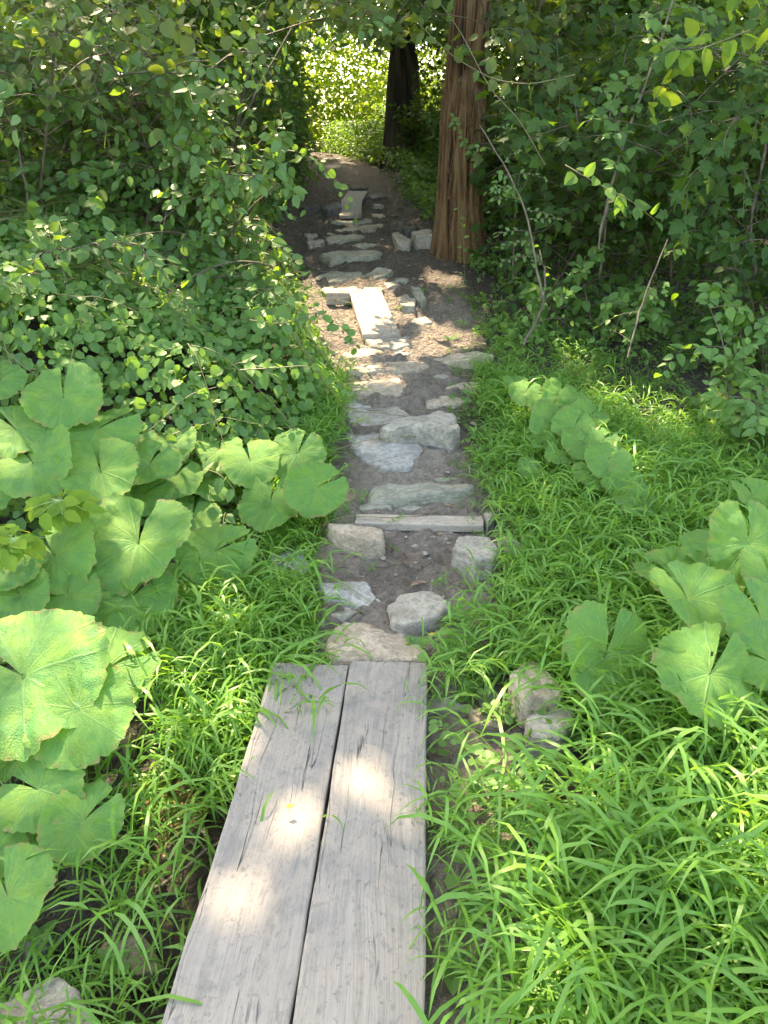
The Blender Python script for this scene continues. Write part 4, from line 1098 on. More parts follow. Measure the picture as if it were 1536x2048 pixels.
thicket('leafy_shrub', 'low shrub hanging over the path edge left of the slate steps', 'shrub', (-1.25, 6.8), T_OV, 'vine', 'shrubC', 100, GL,
        nst=8, height=1.7, lean=(.25, -.15), side_n=10, twig_n=5, leaf_n=8, L=.07, grav=1.6)
thicket('leafy_shrub', 'shrub at the far left edge with round leaves in partial sun', 'shrub', (-3.0, 5.0), T_RD, 'shrub', 'shrubD', 100, GL,
        nst=7, height=2.9, lean=(.05, -.1), side_n=12, twig_n=5, leaf_n=8, L=.07, grav=.8)
thicket('leafy_shrub', 'shrub filling the upper left behind the dark stems', 'shrub', (-3.2, 7.5), T_OV, 'bright', 'shrubE', 60, GL,
        nst=9, height=4.0, lean=(.0, -.1), side_n=13, twig_n=5, leaf_n=8, L=.09, grav=.6)
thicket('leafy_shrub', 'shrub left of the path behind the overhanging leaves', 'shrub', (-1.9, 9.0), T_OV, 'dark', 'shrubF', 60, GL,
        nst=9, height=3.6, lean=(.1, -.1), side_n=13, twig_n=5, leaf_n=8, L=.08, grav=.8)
# long bare stems on the left
def px_line(pts, n=16): return spline([at_depth(*p) for p in pts], n)
def bare_stem(name, label, pts, r0, r1, mat, cat='shoot', group='thin bare stems standing in the thickets'):
    ln = px_line(pts); g = ln[0]
    root = empty(name, g, label, cat, group)
    link_tubes('stalk', [(ln*[1, 1, 1]+rng.normal(0, r0*.35, ln.shape), r0, r1)], M[mat], root, 6)
    tl, lv_ = [], Leaves()
    for q in range(7):
        j = int(rng.integers(2, len(ln)-1)); tw = curve(ln[j], (rng.normal(0, 1), rng.normal(-.3, .6), rng.uniform(-.1, .9)), rng.uniform(.10, .32), 7, .6, .35)
        tl.append((tw, r1*.45, r1*.15)); twig_leaves(lv_, tw, 4, .05)
    foliage(root, lv_, T_OV, M['vine'], 'dryshoot', 28)
    link_tubes('twig', tl, M[mat], root, 4, 'stuff')
    return root, ln
bare_stem('dry_shoot', 'straight pale stem rising to the top edge in the left thicket', [(203,360,4.9),(203,240,4.9),(208,120,4.9),(216,-10,4.9)], .008, .006, 'palestem')
bare_stem('dry_shoot', 'wavy pale stem along the left edge', [(55,480,4.6),(58,400,4.6),(42,330,4.6),(35,270,4.6),(10,190,4.6),(-20,150,4.6)], .009, .006, 'palestem')
bare_stem('dry_shoot', 'thick pale stem leaning right behind the left leaves', [(255,520,4.9),(300,430,4.9),(325,400,4.9),(345,330,4.9),(360,200,5)], .018, .010, 'palestem')
bare_stem('dry_shoot', 'short black stem in the hollow of the left thicket', [(258,450,4.9),(262,400,4.9),(245,345,4.9)], .014, .009, 'stem')
bare_stem('dry_shoot', 'thin straight stalk right of the thick pale stem', [(310,545,4.7),(325,460,4.7),(345,370,4.7),(385,260,4.8)], .005, .003, 'palestem')
bare_stem('dry_shoot', 'brown stem forked above the hollow in the left thicket', [(250,520,5.2),(262,380,5.2),(268,260,5.2),(290,160,5.2)], .012, .007, 'stem')
# trailing vines reaching into the path
def trailing(label, pts, nl, L, mat='vine', T=None, key='trail', r=.003):
    ln = px_line(pts, 20); root = empty('trailing_vine', ln[0], label, 'vine', 'vine shoots trailing toward the path')
    lv = Leaves(); ln2 = ln+rng.normal(0, .012, ln.shape); twig_leaves(lv, ln2, nl, L, (0, -.6, .6), 62, .6, .35)
    foliage(root, lv, T or T_RD, M[mat], key, 60, cull=False)
    link_tubes('vine_stem', [(ln, r, r*.4)], M['redvine'], root)
trailing('leafy shoot hanging in front of the far plank', [(520,300,5.2),(590,300,5.1),(640,325,5),(680,365,5),(712,435,5)], 22, .06)
trailing('arching shoot above the sunlit mud', [(520,640,4.2),(560,570,4.2),(610,545,4.2),(640,580,4.2),(650,640,4.1)], 9, .055)
trailing('vine shoot trailing over the edge of the sunlit mud', [(500,640,3.9),(570,650,3.9),(640,620,3.9),(690,660,3.9),(720,700,3.9)], 22, .055)
trailing('shoot with pale leaves at the path edge below the sunlit mud', [(480,740,3.7),(560,735,3.7),(620,730,3.7),(680,765,3.7),(700,800,3.6)], 20, .05)
trailing('leafy shoot hanging from the top left centre', [(430,-20,4.4),(440,40,4.4),(460,90,4.4),(500,150,4.5),(560,200,4.6)], 20, .06, 'bright', key='trailb')
trailing('thin shoot hanging at the top centre left of the light opening', [(500,20,5),(540,60,5),(575,110,5),(585,160,5)], 12, .06)
trailing('drooping spray of long leaves crossing the left shrub', [(290,170,4.3),(340,220,4.3),(400,270,4.3),(470,310,4.3),(540,330,4.3)], 34, .085, 'shrub', T_OV, 'trailc')
trailing('lower drooping spray of long leaves in the left shrub', [(300,260,4.2),(360,300,4.2),(430,340,4.2),(500,370,4.3)], 30, .085, 'shrub', T_OV, 'trailc')

thicket('leafy_shrub', 'small leaved shrub crowding the left edge of the path near the bend', 'shrub', (-1.5, 11.0), T_OV, 'vine', 'shrubG', 60, GL,
        nst=9, height=2.4, lean=(.15, -.1), side_n=11, twig_n=4, leaf_n=8, L=.07, grav=1.2, tmin=.05)
thicket('leafy_shrub', 'round shrub closing the far end of the path left of the dark trunk', 'shrub', (-.45, 15.2), T_OV, 'shrub', 'shrubH', 40, GL,
        nst=9, height=.95, lean=(0, -.05), side_n=8, twig_n=4, leaf_n=7, L=.06, grav=1.2, tmin=.05)
# ------------------------------------------------------------------ right thicket
GR = 'leafy shrubs and saplings of the right thicket'
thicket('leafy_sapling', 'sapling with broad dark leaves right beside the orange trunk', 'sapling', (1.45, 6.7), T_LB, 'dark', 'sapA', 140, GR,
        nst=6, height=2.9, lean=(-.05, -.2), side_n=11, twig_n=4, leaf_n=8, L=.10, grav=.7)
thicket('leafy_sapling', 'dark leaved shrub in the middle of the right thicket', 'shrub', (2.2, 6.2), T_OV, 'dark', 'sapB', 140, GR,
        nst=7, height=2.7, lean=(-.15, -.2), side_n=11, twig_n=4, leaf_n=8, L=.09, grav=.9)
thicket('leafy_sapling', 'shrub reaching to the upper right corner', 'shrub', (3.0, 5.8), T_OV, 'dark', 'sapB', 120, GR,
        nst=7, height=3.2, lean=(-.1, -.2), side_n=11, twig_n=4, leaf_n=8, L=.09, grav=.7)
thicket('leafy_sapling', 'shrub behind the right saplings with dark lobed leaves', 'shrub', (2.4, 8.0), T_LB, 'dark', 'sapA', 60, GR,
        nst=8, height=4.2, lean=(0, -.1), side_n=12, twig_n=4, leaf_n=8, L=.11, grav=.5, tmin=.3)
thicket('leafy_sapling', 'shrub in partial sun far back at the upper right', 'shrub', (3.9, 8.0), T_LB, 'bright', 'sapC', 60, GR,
        nst=8, height=4.0, lean=(0, -.1), side_n=12, twig_n=4, leaf_n=7, L=.13, grav=.5, tmin=.25)
thicket('leafy_sapling', 'shrub with yellow green leaves behind the upper orange trunk', 'shrub', (1.35, 8.6), T_LB, 'yellow', 'sapD', 60, GR,
        nst=6, height=4.0, lean=(.1, -.1), side_n=11, twig_n=4, leaf_n=7, L=.13, grav=.5, tmin=.4)
thicket('leafy_bush', 'low rounded bush with pale undersides at the right edge', 'bush', (2.05, 3.95), T_OV, 'vine', 'bushA', 160, GR,
        nst=9, height=.85, lean=(-.1, -.1), side_n=7, twig_n=3, leaf_n=6, L=.075, grav=.9, r0=.006)
thicket('leafy_bush', 'small bush with pointed leaves in front of the right undergrowth', 'bush', (1.35, 5.35), T_OV, 'vine', 'bushA', 100, GR,
        nst=4, height=.62, lean=(0, -.1), side_n=5, twig_n=2, leaf_n=6, L=.08, grav=.8, r0=.005)
thicket('leafy_bush', 'dark low bush behind the one at the right edge', 'bush', (2.5, 4.9), T_OV, 'dark', 'bushB', 100, GR,
        nst=9, height=1.3, lean=(-.1, -.1), side_n=8, twig_n=3, leaf_n=7, L=.08, grav=.9, r0=.006)
thicket('leafy_bush', 'sparse seedling bush at the foot of the orange trunk', 'bush', (.72, 6.1), T_OV, 'vine', 'bushA', 80, GR,
        nst=6, height=.62, lean=(0, -.1), side_n=6, twig_n=2, leaf_n=5, L=.06, grav=.8, r0=.004)
r_, ln = bare_stem('slender_sapling', 'long pale sapling stem slanting up right through the right thicket', [(1195,500,4.9),(1230,350,4.9),(1265,230,4.9),(1310,120,4.9),(1350,-20,4.9)], .012, .007, 'palestem', 'sapling')
lv = Leaves(); lines = []
for t in range(4, 15):
    tw = curve(ln[t], (rng.normal(0, 1), -.4, .3), .35, 6, .8, .2); lines.append((tw, .003, .0015)); twig_leaves(lv, tw, 10, .09)
foliage(r_, lv, T_OV, M['vine'], 'sapling', 77); link_tubes('branch', lines, M['stem'], r_)
r_, ln = bare_stem('slender_sapling', 'grey leaning stem from the undergrowth toward the orange trunk', [(1085,600,4.9),(1070,510,4.9),(1055,440,4.9),(1035,380,4.9),(990,300,4.9),(960,250,5)], .009, .004, 'palestem', 'sapling')
lv = Leaves(); lines = []
for t in range(3, 15):
    tw = curve(ln[t], (rng.normal(0, 1), -.3, .2), .25, 6, .5, .2); lines.append((tw, .002, .001)); twig_leaves(lv, tw, 10, .035)
foliage(r_, lv, T_OV, M['shrub'], 'saplingb', 60); link_tubes('branch', lines, M['stem'], r_)
bare_stem('slender_sapling', 'thin yellow brown stem leaning in the dark right hollow', [(1255,715,4.4),(1275,640,4.4),(1300,560,4.4),(1335,480,4.4)], .006, .004, 'palestem', 'sapling')
bare_stem('slender_sapling', 'crooked red brown stem at the foot of the right thicket', [(1045,690,4.9),(1085,620,4.9),(1092,560,4.9),(1080,500,5)], .010, .006, 'stem', 'sapling')
bare_stem('slender_sapling', 'upright thin stem in the gap right of the orange trunk', [(1025,560,6.2),(1030,450,6.2),(1040,330,6.2),(1090,160,6.2)], .010, .006, 'stem', 'sapling')
bare_stem('slender_sapling', 'tan stem behind the right sapling', [(1200,560,5.6),(1215,420,5.6),(1195,330,5.6),(1255,100,5.6)], .010, .006, 'stem', 'sapling')
bare_stem('slender_sapling', 'dark stem at the far right edge', [(1520,600,4.9),(1500,450,4.9),(1530,300,4.9),(1545,100,5)], .014, .009, 'stem', 'sapling')
trailing('branch with yellow green leaves in front of the upper orange trunk', [(1150,150,5),(1060,170,4.9),(985,160,4.8),(900,110,4.7),(830,40,4.7)], 18, .11, 'yellow', T_OV, 'trdy', .005)
trailing('branch with mottled green leaves crossing the orange trunk near the top', [(1090,330,5),(1040,240,4.9),(980,180,4.8),(920,60,4.8),(860,-20,4.8)], 16, .11, 'dark', T_LB, 'trdd', .005)
trailing('light green sprig in the middle of the right thicket', [(1410,60,4.2),(1370,110,4.2),(1320,180,4.2),(1290,230,4.3)], 12, .12, 'bright', T_OV, 'trdb', .004)
trailing('light green leafy twig at the right of the thicket', [(1500,60,4.0),(1450,80,4.0),(1370,110,4.0),(1310,70,4.1)], 14, .12, 'bright', T_OV, 'trdb', .004)
trailing('twig of serrated leaves low in the right thicket', [(1130,330,4.7),(1200,370,4.6),(1260,400,4.6),(1310,440,4.6)], 14, .12, 'vine', T_OV, 'trdv', .004)
trailing('vine climbing the lower orange trunk', [(910,690,5.9),(930,560,6.0),(925,470,6.05),(915,410,6.05)], 18, .055, 'vine', T_OV, 'trvc', .003)
trailing('ivy sprays clinging to the middle of the orange trunk', [(960,330,6.0),(930,290,6.0),(915,250,6.0),(905,230,6.0)], 22, .06, 'vine', T_OV, 'trvc', .003)

# ------------------------------------------------------------------ ground cover and masses behind
def mass(name, label, cat, boxes, L, mat, T=T_QD, thr=.45, fs=1.2, kind='stuff', up=(0, -.4, .8), n=20000, ground=False, lowmax=-1):
    P = []
    for (x0, x1, y0, y1, z0, z1, f) in boxes:
        k = int(n*f); p = np.stack([rng.uniform(x0, x1, k), rng.uniform(y0, y1, k), rng.uniform(z0, z1, k)], 1)
        if ground: p[:, 2] += H(p[:, 0], p[:, 1])
        nz = fbm(p[:, 0]*fs, p[:, 1]*fs, p[:, 2]*fs, 3)
        p = p[nz+rng.random(k)*.12 > thr]
        d = np.abs(p[:, 0]-cx(p[:, 1])); hg = p[:, 2]-H(p[:, 0], p[:, 1])
        keep = (d > cw(p[:, 1])*1.05+.1) & ((hg < lowmax) | ~corridor(p))
        P.append(p[keep])
    P = np.vstack(P)
    d = P-np.array([0, 0, CAMH]); Z = np.maximum(d[:, 1]*CP-d[:, 2]*SP, .1)
    P = P[(np.abs(d[:, 0]/Z) < .78) & ((d[:, 2]*CP+d[:, 1]*SP)/Z < .95)]; k = len(P)     # the wings are never seen
    a = unit(rng.normal(0, 1, (k, 3))*[1, 1, .5]+[0, 0, -.2]); nn = unit(np.array(up)+rng.normal(0, .5, (k, 3)))
    arr = (P, a, nn, L*rng.uniform(.6, 1.2, k), np.full(k, 1.3 if T is T_QD else 1.0))
    kp = gap_keep(P, 0); arr = [q[kp] for q in arr]
    V_, F_, R_ = place(T, arr, rng.random(len(arr[0])))
    o = link(name, mesh_np(name, V_, F_, M[mat], {'rnd': R_}))
    tag(o, label, cat, kind=kind); return o
mass('undergrowth', 'tall leafy wall lining the left side of the path up to the bend', 'undergrowth',
     [(-2.6,-.9,12.5,17.5,0,4.2,.7), (-3.2,-.7,9.5,17.5,0,3.4,1.3), (-6,-2.4,8,18,0,4.6,.8), (-7,-2.2,16,24,-.5,5,.6)], 0.075, 'vine', T_QD, .44, 1.1, n=62000, ground=True)
mass('undergrowth', 'leafy wall behind the left thicket', 'undergrowth', [(-8,-2.8,7.5,13,0,5,1.0)], .12, 'bright', T_QD, .50, 1.0, n=26000, ground=True)
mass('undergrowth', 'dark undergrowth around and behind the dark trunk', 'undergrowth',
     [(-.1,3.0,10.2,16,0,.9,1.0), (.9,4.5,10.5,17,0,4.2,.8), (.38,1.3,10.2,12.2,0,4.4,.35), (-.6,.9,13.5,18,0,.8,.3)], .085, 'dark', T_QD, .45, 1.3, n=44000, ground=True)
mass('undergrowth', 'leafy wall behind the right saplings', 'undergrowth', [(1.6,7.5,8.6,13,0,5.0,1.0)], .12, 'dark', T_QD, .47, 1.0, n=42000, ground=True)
mass('undergrowth', 'sunlit leafy wall far behind the right thicket', 'undergrowth', [(2.5,12,13,18,0,8.0,1.0)], .16, 'bright', T_QD, .46, .8, n=40000, ground=True)
mass('ivy', 'low ivy carpeting the ground right of the upper path', 'ivy', [(.25,2.2,8.6,12.5,0,.28,1.0), (-.35,1.5,10,14,0,.35,.9), (-1.25,.3,13.6,17.5,0,1.0,2.6)], .06, 'vine', T_QD, .40, 1.6, n=10000, ground=True, lowmax=.6)
mass('ground_cover', 'small weeds edging the left of the shaded steps', 'ground cover', [(-1.6,-.75,5.8,10,0,.25,1.0), (-2.2,-.85,9,14.5,0,.35,2.2)], .055, 'shrub', T_QD, .42, 2, n=5000, ground=True, lowmax=.5)
mass('ground_cover', 'low seedlings on the dark floor under the right thicket', 'ground cover', [(.75,3.6,4.9,8.5,0,.20,.7), (.45,1.0,5.2,7.2,0,.14,.25)], .045, 'vine', T_OV, .57, 1.8, n=9000, ground=True, lowmax=.3)
mass('far_wood', 'bright sunlit foliage seen through the opening at the end of the path', 'woodland',
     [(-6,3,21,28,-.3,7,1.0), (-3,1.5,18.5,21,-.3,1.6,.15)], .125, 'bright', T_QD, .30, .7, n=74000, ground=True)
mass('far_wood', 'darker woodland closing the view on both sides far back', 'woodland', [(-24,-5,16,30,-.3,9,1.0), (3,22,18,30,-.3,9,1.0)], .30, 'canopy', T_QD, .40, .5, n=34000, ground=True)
# leafy boughs arching over the path at the top of the frame
for (bx, by, bz, rx, ry, rz, n, mat, lab) in [
    (-.9, 10.5, 3.45, 1.0, 1.4, .4, 1300, 'shrub', 'leafy bough arching over the path from the left, dark against the opening'),
    (.5, 10.2, 3.4, .9, 1.4, .5, 1800, 'dark', 'leafy bough hanging between the opening and the dark trunk'),
    (-2.2, 8.0, 3.2, 1.2, 1.5, .7, 2400, 'yellow', 'olive green bough at the top left of the opening'),
    (-.3, 12.5, 3.55, 1.5, 1.6, .45, 3000, 'shrub', 'farther leafy bough closing the tunnel above the opening')]:
    g = np.array([bx, by, bz]); root = empty('leafy_bough', g, lab, 'bough', 'boughs arching over the path')
    lv = Leaves(); lines = [(spline([g+[rx*1.6*np.sign(bx or 1), 0, .8], g+[.3*rx*np.sign(bx or 1), 0, .3], g], 8), .03, .012)]
    for q in range(n//14):
        v = unit(rng.normal(0, 1, 3))*rng.random()**.4; c = g+v*np.array([rx, ry, rz])
        tw = curve(c, rng.normal(0, 1, 3)*[1, 1, .4]+[0, 0, -.3], .35, 6, 1.0, .2); lines.append((tw, .003, .0015))
        twig_leaves(lv, tw, 14, .075)
    foliage(root, lv, T_OV, M[mat], 'bough'+mat, 40); link_tubes('branch', lines, M['stem'], root, 4, 'stuff')

# ------------------------------------------------------------------ grass
def grass_template(seed, nst, hgt, ll, lw, floppy):
    r_ = np.random.default_rng(seed); Vs, Fs, b = [], [], 0
    def ribbon(pts, nrm, wd):
        nonlocal b
        pts = np.asarray(pts); t = unit(np.gradient(pts, axis=0)); s = unit(np.cross(t, nrm))
        n = len(pts); V_ = np.empty((n*2, 3)); V_[0::2] = pts-s*wd[:, None]; V_[1::2] = pts+s*wd[:, None]
        Vs.append(V_)
        for i in range(n-1):
            a = b+2*i; Fs.append((a, a+1, a+3)); Fs.append((a, a+3, a+2))
        b += 2*n
    for s in range(nst):
        az = r_.uniform(0, 2*math.pi); h = hgt*r_.uniform(.6, 1.15)
        base = np.array([r_.normal(0, .02), r_.normal(0, .02), 0]); d = np.array([math.cos(az)*.35, math.sin(az)*.35, 1.0])
        pts = [base]; d = unit(d)
        for i in range(4):
            d = unit(d+np.array([math.cos(az), math.sin(az), -.3])*floppy*.2*(i+1)/2.5+r_.normal(0, .04, 3)); pts.append(pts[-1]+d*h/4)
        pts = np.array(pts)
        ribbon(pts, np.array([math.sin(az), -math.cos(az), .3]), np.full(5, .0011))
        nl = int(r_.integers(5, 8))
        for q in range(nl):
            t = .18+.82*(q+.5)/nl*1.0; k = min(int(t*4), 3); f = t*4-k; p = pts[k]*(1-f)+pts[min(k+1, 4)]*f
            la = az+(1 if q % 2 else -1)*r_.uniform(.5, 1.9); el = r_.uniform(.35, 1.1) if q < nl-1 else 1.1
            dd = np.array([math.cos(la)*math.cos(el), math.sin(la)*math.cos(el), math.sin(el)])
            L_ = ll*r_.uniform(.65, 1.25)*(.7 if q == nl-1 else 1); lp = [p]
            for i in range(4):
                dd = unit(dd+np.array([0, 0, -.27-.17*floppy])*(i+1)/2.6); lp.append(lp[-1]+dd*L_/4)
            hn = unit(np.cross([-math.sin(la), math.cos(la), 0], dd)*-1+r_.normal(0, .3, 3))
            ribbon(lp, hn, lw*np.array([.45, .95, 1.0, .66, .04])*r_.uniform(.8, 1.15))
    return np.vstack(Vs), np.array(Fs)
GT = [grass_template(100+i, 4, .17, .085, .0034, .8) for i in range(6)]+[grass_template(140+i, 3, .27, .17, .0040, 1.1) for i in range(7)]+[grass_template(160+i, 2, .34, .23, .0044, 1.3) for i in range(5)]
GS = [grass_template(180+i, 3, .10, .06, .003, .8) for i in range(5)]
def grass_patch(name, label, x, y, sc, temps, mat='grass'):
    z = Hn(x, y)-.01; n = len(x); which = rng.integers(0, len(temps), n); Vs, Fs, Rs, b = [], [], [], 0
    for ti, (tv, tf) in enumerate(temps):
        k = which == ti; m = k.sum()
        if not m: continue
        an = rng.uniform(0, 2*math.pi, m); c, s = np.cos(an), np.sin(an); S = sc[k]
        tx, ty = rng.normal(0, .12, m), rng.normal(-.06, .12, m)
        X = (tv[None, :, 0]*c[:, None]-tv[None, :, 1]*s[:, None])*S[:, None]; Y = (tv[None, :, 0]*s[:, None]+tv[None, :, 1]*c[:, None])*S[:, None]
        Z = tv[None, :, 2]*S[:, None]; X = X+Z*tx[:, None]; Y = Y+Z*ty[:, None]
        V_ = np.stack([X+x[k][:, None], Y+y[k][:, None], Z+z[k][:, None]], -1).reshape(-1, 3)
        F_ = (tf[None]+(np.arange(m)*len(tv))[:, None, None]).reshape(-1, 3)+b
        Vs.append(V_); Fs.append(F_); b += len(V_)
        # one random value per ribbon-ish block so leaves vary
        blk = np.arange(m*len(tv))//8; Rs.append(rng.random(blk.max()+1)[blk]*.6+np.repeat(rng.random(m), len(tv))*.4)
    o = link(name, mesh_np(name, np.vstack(Vs), np.vstack(Fs), M[mat], {'rnd': np.concatenate(Rs)}, True))
    return tag(o, label, 'grass', kind='stuff')
def edge_r(y): # right edge of bare path / planks
    return np.interp(y, [.3, 2.0, 2.1, 2.4, 2.8, 3.2, 3.6, 4.2, 4.7, 5.2, 5.8], [.10, .12, .17, .36, .50, .49, .45, .44, .46, .50, .66])
n = 9600; x = rng.uniform(.08, 2.9, n); y = rng.uniform(.55, 5.7, n)
d = x-edge_r(y)
dn = smooth(d/.12)*np.interp(y-(5.25-(x-.4)*.95), [-.7, -.2, .3], [1, .6, .05])
dn *= smooth((fbm(x*2.2, y*2.2, 7, 3)-.34)/.22)*.6+.4
k = (rng.random(n) < dn) & ~near_stone(x, y, .03); x, y = x[k], y[k]
hs = np.interp(y, [.5, 1.5, 3, 4.5, 5.5], [1.05, 1.0, .95, .7, .5])*rng.uniform(.65, 1.2, len(x))*np.clip(.55+(x-edge_r(y))*2.2, .5, 1.05)
grass_patch('grass', 'lush bright green grass covering the ground right of the planks and path', x, y, hs, GT)
n = 2000; x = rng.uniform(-.95, -.25, n); y = rng.uniform(1.45, 3.1, n)
le = np.interp(y, [1.4, 2.0, 2.12, 2.3, 2.8, 3.2], [-.42, -.34, -.27, -.29, -.33, -.40]); ll_ = np.interp(y, [1.4, 1.9, 2.4, 3.0], [-.55, -.66, -.75, -.5])
dn = smooth((le-x)/.05)*smooth((x-ll_)/.1)*np.interp(y, [1.4, 1.75, 2.0, 2.45, 2.75, 3.0], [.04, .22, .8, .9, .22, .12]); k = (rng.random(n) < dn) & ~near_stone(x, y, .02)
grass_patch('grass', 'tall grass between the left butterbur leaves and the planks', x[k], y[k], rng.uniform(.7, 1.2, k.sum()), GT)
n = 330; x = rng.uniform(-1.1, -.34, n); y = rng.uniform(.55, 1.9, n); k = rng.random(n) < np.clip(smooth((fbm(x*3, y*3, 2, 2)-.4)/.2), .05, 1)*np.interp(y, [.6, 1.0, 1.3, 1.6], [.9, .75, .3, .2])*(x < np.interp(y, [.5, 2], [-.52, -.46]))
grass_patch('grass', 'sparse grass tufts in the wet mud left of the planks', x[k], y[k], rng.uniform(.6, 1.05, k.sum()), GT)
n = 1500; x = rng.uniform(-.75, -.1, n); y = rng.uniform(3.0, 4.7, n); k = rng.random(n) < .8*smooth((-.25-x)/.1)*smooth((x+.62)/.2)
grass_patch('grass', 'fine grass strip at the left edge of the path below the vines', x[k], y[k], rng.uniform(.5, .85, k.sum()), GT)
c = on_plane(478, 1785, 0); x = np.array([c[0]-.085, c[0]-.10, c[0]-.09]); y = c[1]+np.array([.09, .15, .21])
grass_patch('grass', 'three tall grass tufts at the left plank edge throwing blade shadows on a sun spot', x, y, np.array([1.1, 1.25, 1.1]), GT[6:11])
# short sprouts along the path itself
n = 900; x = rng.uniform(-.8, .9, n); y = rng.uniform(2.1, 6.5, n); dd = np.abs(x-cx(y))/cw(y)
k = (rng.random(n) < .06+.5*smooth((dd-.6)/.5)) & (dd < 1.4) & ~near_stone(x, y, -.01)
grass_patch('grass', 'short grass sprouts scattered between the step stones', x[k], y[k], rng.uniform(.35, .9, k.sum()), GS)
n = 170; c = on_ground(1150, 760); x = rng.normal(c[0], .5, n); y = rng.normal(c[1]+.1, .4, n)
k = x > edge_r(y)+.1
grass_patch('grass', 'thin grass fading into the shade under the right thicket', x[k], y[k], rng.uniform(.35, .7, k.sum()), GT)

# ------------------------------------------------------------------ litter, pebbles, sticks
n = 5200; x = rng.uniform(-1.2, 4.2, n); y = rng.uniform(2.2, 11, n); dd = np.abs(x-cx(y))/cw(y)
k = rng.random(n) < np.where(dd < 1, .5, np.where(x > 0, .9, .3)); x, y = x[k], y[k]; m = len(x)
P = np.stack([x, y, Hn(x, y)+.006], 1); nn = unit(rng.normal(0, .3, (m, 3))+[0, 0, 1]); a = unit(rng.normal(0, 1, (m, 3))*[1, 1, .1])
V_, F_, R_ = place(T_OV, (P, a, nn, rng.uniform(.01, .045, m), np.ones(m)), rng.random(m))
tag(link('leaf_litter', mesh_np('leaf_litter', V_, F_, M['dead'], {'rnd': R_})), 'dry brown leaves scattered over the path and thicket floor', 'leaf litter', kind='stuff')
def pebble_T(s):
    r_ = np.random.default_rng(s); V_ = []
    for z, r in ((-.5, .5), (.1, 1), (.5, .6)):
        for q in range(6): a_ = q*math.pi/3+z; V_.append((math.cos(a_)*r*r_.uniform(.7, 1.2), math.sin(a_)*r*r_.uniform(.6, 1), z*.6))
    V_.append((0, 0, .38)); F_ = []
    for l in range(2):
        for q in range(6): a_, b_ = l*6+q, l*6+(q+1) % 6; F_ += [(a_, b_, b_+6), (a_, b_+6, a_+6)]
    F_ += [(12+q, 12+(q+1) % 6, 18) for q in range(6)]
    return np.array(V_)*.5, np.array(F_)
n = 1500; x = cx(np.zeros(n)); y = rng.uniform(2.1, 11, n); x = cx(y)+rng.normal(0, .75, n)*cw(y)*1.1; m = n
P = np.stack([x, y, Hn(x, y)+.001], 1); a = unit(rng.normal(0, 1, (m, 3))*[1, 1, .05])
V_, F_, R_ = place(pebble_T(3), (P, a, np.tile([0, 0, 1.], (m, 1)), rng.lognormal(math.log(.014), .6, m).clip(.005, .055), np.ones(m)), rng.random(m))
tag(link('gravel', mesh_np('gravel', V_, F_, M['grey'])), 'pebbles and stone chips pressed into the muddy path', 'gravel', kind='stuff')
tw_ = []
for _ in range(320):
    y = rng.uniform(2.3, 10); x = float(cx(y))+rng.normal(0, .8)*float(cw(y)); az = rng.uniform(0, math.pi); L_ = rng.uniform(.03, .16)
    q = np.linspace(0, L_, 5); X_ = x+q*math.cos(az)+rng.normal(0, .004, 5); Y_ = y+q*math.sin(az)
    tw_.append((np.stack([X_, Y_, Hn(X_, Y_)+.006], 1), rng.uniform(.001, .003), .0008))
o = link_tubes('twig_litter', tw_, M['stem'], None, 3, 'stuff'); tag(o, 'thin broken twigs and root bits scattered over the muddy path', 'twigs')
n = 1500; x = rng.uniform(.15, 2.6, n); y = rng.uniform(.7, 4.6, n); k = (x > edge_r(y)-.03); x, y = x[k], y[k]; m = len(x)*4
P = np.repeat(np.stack([x, y, Hn(x, y)], 1), 4, axis=0)+np.column_stack([rng.normal(0, .02, m), rng.normal(0, .02, m), rng.uniform(.015, .09, m)])
az = rng.uniform(0, 2*math.pi, m)
V_, F_, R_ = place(T_R2, (P, np.stack([np.cos(az), np.sin(az), rng.uniform(-.1, .5, m)], 1), unit(rng.normal(0, .35, (m, 3))+[0, -.2, 1]), rng.uniform(.018, .045, m), np.ones(m)), rng.random(m))
tag(link('ground_cover', mesh_np('ground_cover', V_, F_, M['vine'], {'rnd': R_})), 'small oval leaved weeds mixed through the right grass', 'ground cover', kind='stuff')
st_ = []
for _ in range(170):
    x, y = rng.uniform(.2, 2.4), rng.uniform(.8, 4.4)
    if x < edge_r(y): continue
    p0 = np.array([x, y, float(H(x, y))+.05]); st_.append((curve(p0, (rng.normal(0, 1), rng.normal(0, 1), rng.uniform(.1, .8)), rng.uniform(.12, .32), 6, .9, .2), .0014, .0006))
o = link_tubes('straw', st_, M['palestem'], None, 3, 'stuff'); tag(o, 'dry pale straw stalks caught in the right grass', 'straw')
def stick(label, pts, r0, r1, mat='palestem', off=.02):
    P = [on_ground(px, py, off) for px, py in pts]; ln = spline(P, 12)
    ln[:, :2] += rng.normal(0, .003, (12, 2))
    root = empty('stick', ln[0], label, 'stick', 'fallen sticks')
    link_tubes('stick_wood', [(ln, r0, r1)], M[mat], root, 7)
stick('pale bent stick lying from the wet mud up to the left plank', [(262,1818),(300,1775),(350,1755),(400,1710),(445,1680)], .006, .004, 'palestem', .05)
stick('crooked fallen branch on the sunlit floor at the right', [(1190,835),(1240,815),(1300,825),(1370,810),(1430,812)], .014, .007)
stick('fallen branch end at the right edge of the sunlit floor', [(1390,850),(1440,845),(1500,858),(1560,850)], .016, .010, 'stem')
stick('twig lying on the dark floor behind the right grass', [(1090,760),(1130,735),(1190,725)], .007, .004)
stick('short twig beside the orange trunk root', [(800,520),(830,515),(870,505)], .006, .003)
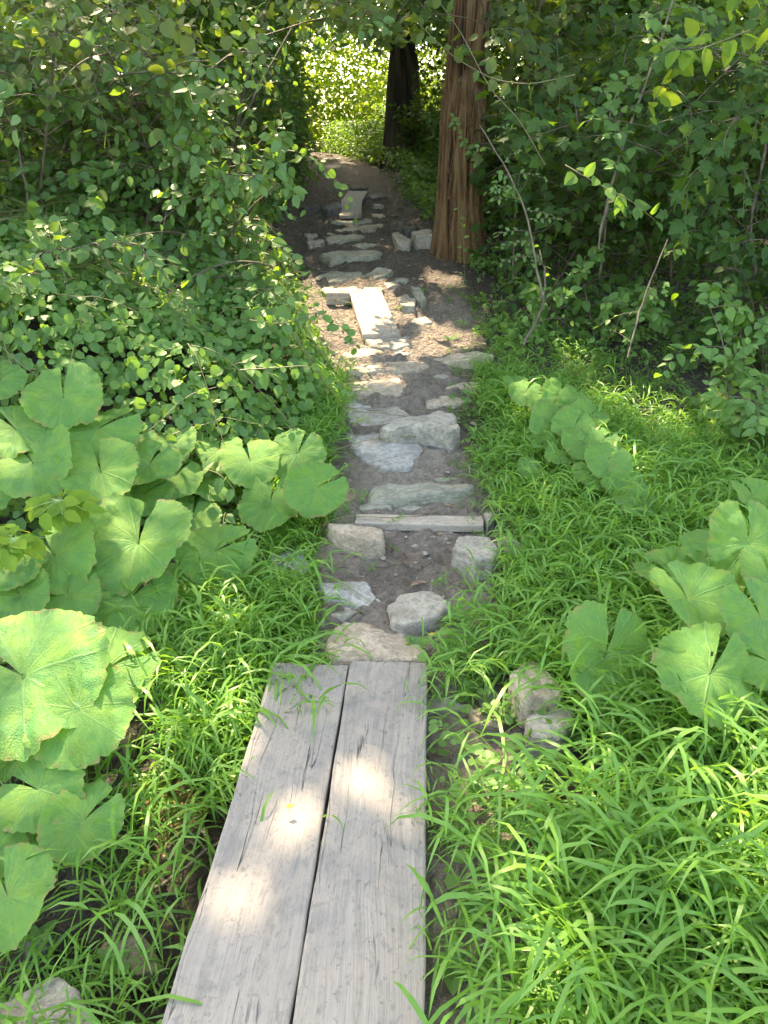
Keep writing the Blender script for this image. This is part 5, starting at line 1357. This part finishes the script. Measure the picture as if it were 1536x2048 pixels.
stick('thin dark twig on the near end of the left plank', [(478,1950),(482,1985),(484,2030)], .0022, .0018, 'stem', .095)
stick('hair thin pale stem lying over the big blue grey stone', [(650,960),(740,925),(780,915),(830,905)], .0014, .001, 'palestem', .09)
stick('stick at the left edge of the shaded mud', [(535,590),(540,570),(545,555)], .014, .010)
stick('long root like branch in the left mud by the slate steps', [(590,470),(640,500),(650,508)], .008, .005)
# fallen single leaves one can pick out
def fallen(label, px, py, L, mat, off, T=T_OV):
    p = on_ground(px, py, off); az = rng.uniform(0, 2*math.pi)
    V_, F_, R_ = place(T, (np.zeros((1, 3)), np.array([[math.cos(az), math.sin(az), .05]]), np.array([[.1, -.1, 1.]]), np.array([L]), np.ones(1)), np.zeros(1))
    tag(link('fallen_leaf', mesh_np('fallen_leaf', V_, F_, M[mat], {'rnd': R_}), None, tuple(p)), label, 'fallen leaf', 'fallen leaves')
M['gold'] = leaf_material('gold_leaf', [(.55,.33,.04), (.6,.36,.05)], (.5,.3,.02), .3, .6)
fallen('tiny curled yellow leaf on the left plank', 588, 1612, .022, 'gold', .094)
fallen('brown dead leaf in the grass at the lower right', 1305, 1990, .085, 'dead', .07, T_LB)
fallen('small orange leaf on the ground between stones and grass', 858, 1270, .03, 'gold', .03)
fallen('yellow leaf lying in the right grass', 1183, 1555, .03, 'gold', .06)
fallen('dry tan leaf near the little black stone on the steps', 815, 787, .045, 'dead', .06, T_LB)
fallen('pale dry leaf just in front of the crosswise plank', 812, 1056, .028, 'dead', .02)
fallen('bleached leaf in the left mud by the olive rock', 205, 1905, .04, 'dead', .04)
# broadleaf weeds at the end of the planks
for (px, py, nl, L, lab) in [(905,1250,7,.075,'broad leaved weed right of the tan grey stone'), (830,1305,7,.05,'low rosette weed at the plank end'),
        (905,1320,6,.055,'small rosette weed right of the planks corner'), (905,1960,8,.06,'weed with oval leaves beside the near right plank'),
        (80,1900,7,.05,'small weed behind the corner boulder'), (240,1950,8,.06,'leafy weed between boulder and planks'), (945,1850,6,.05,'weed rosette lost in the near right grass'),
        (900,690,9,.05,'yellow green weed tuft right of the middle plank'), (1180,1060,6,.07,'blue green broad weed in the right grass'), (1150,1000,6,.07,'pale broad leaf weed in the right grass'),
        (800,625,7,.05,'grassy weed tuft touching the right side of the middle plank')]:
    g = on_ground(px, py, .0); root = empty('weed', g, lab, 'weed', 'broad leaved weeds by the path')
    lv = Leaves()
    for q in range(nl):
        az = q*2.4+rng.random(); a_ = np.array([math.cos(az), math.sin(az), rng.uniform(.3, .9)])
        lv.add(g+np.array([0, 0, .01]), unit(a_), unit(np.array([-a_[0]*.5, -a_[1]*.5-.2, 1])), L*rng.uniform(.7, 1.2), .9)
    p_, aa, nn_, L_, w_ = lv.arrays()
    foliage(root, (p_+np.array([0,0,.02]), aa, nn_, L_, w_), T_OV, M['vine'], 'weed', 12, cull=False)
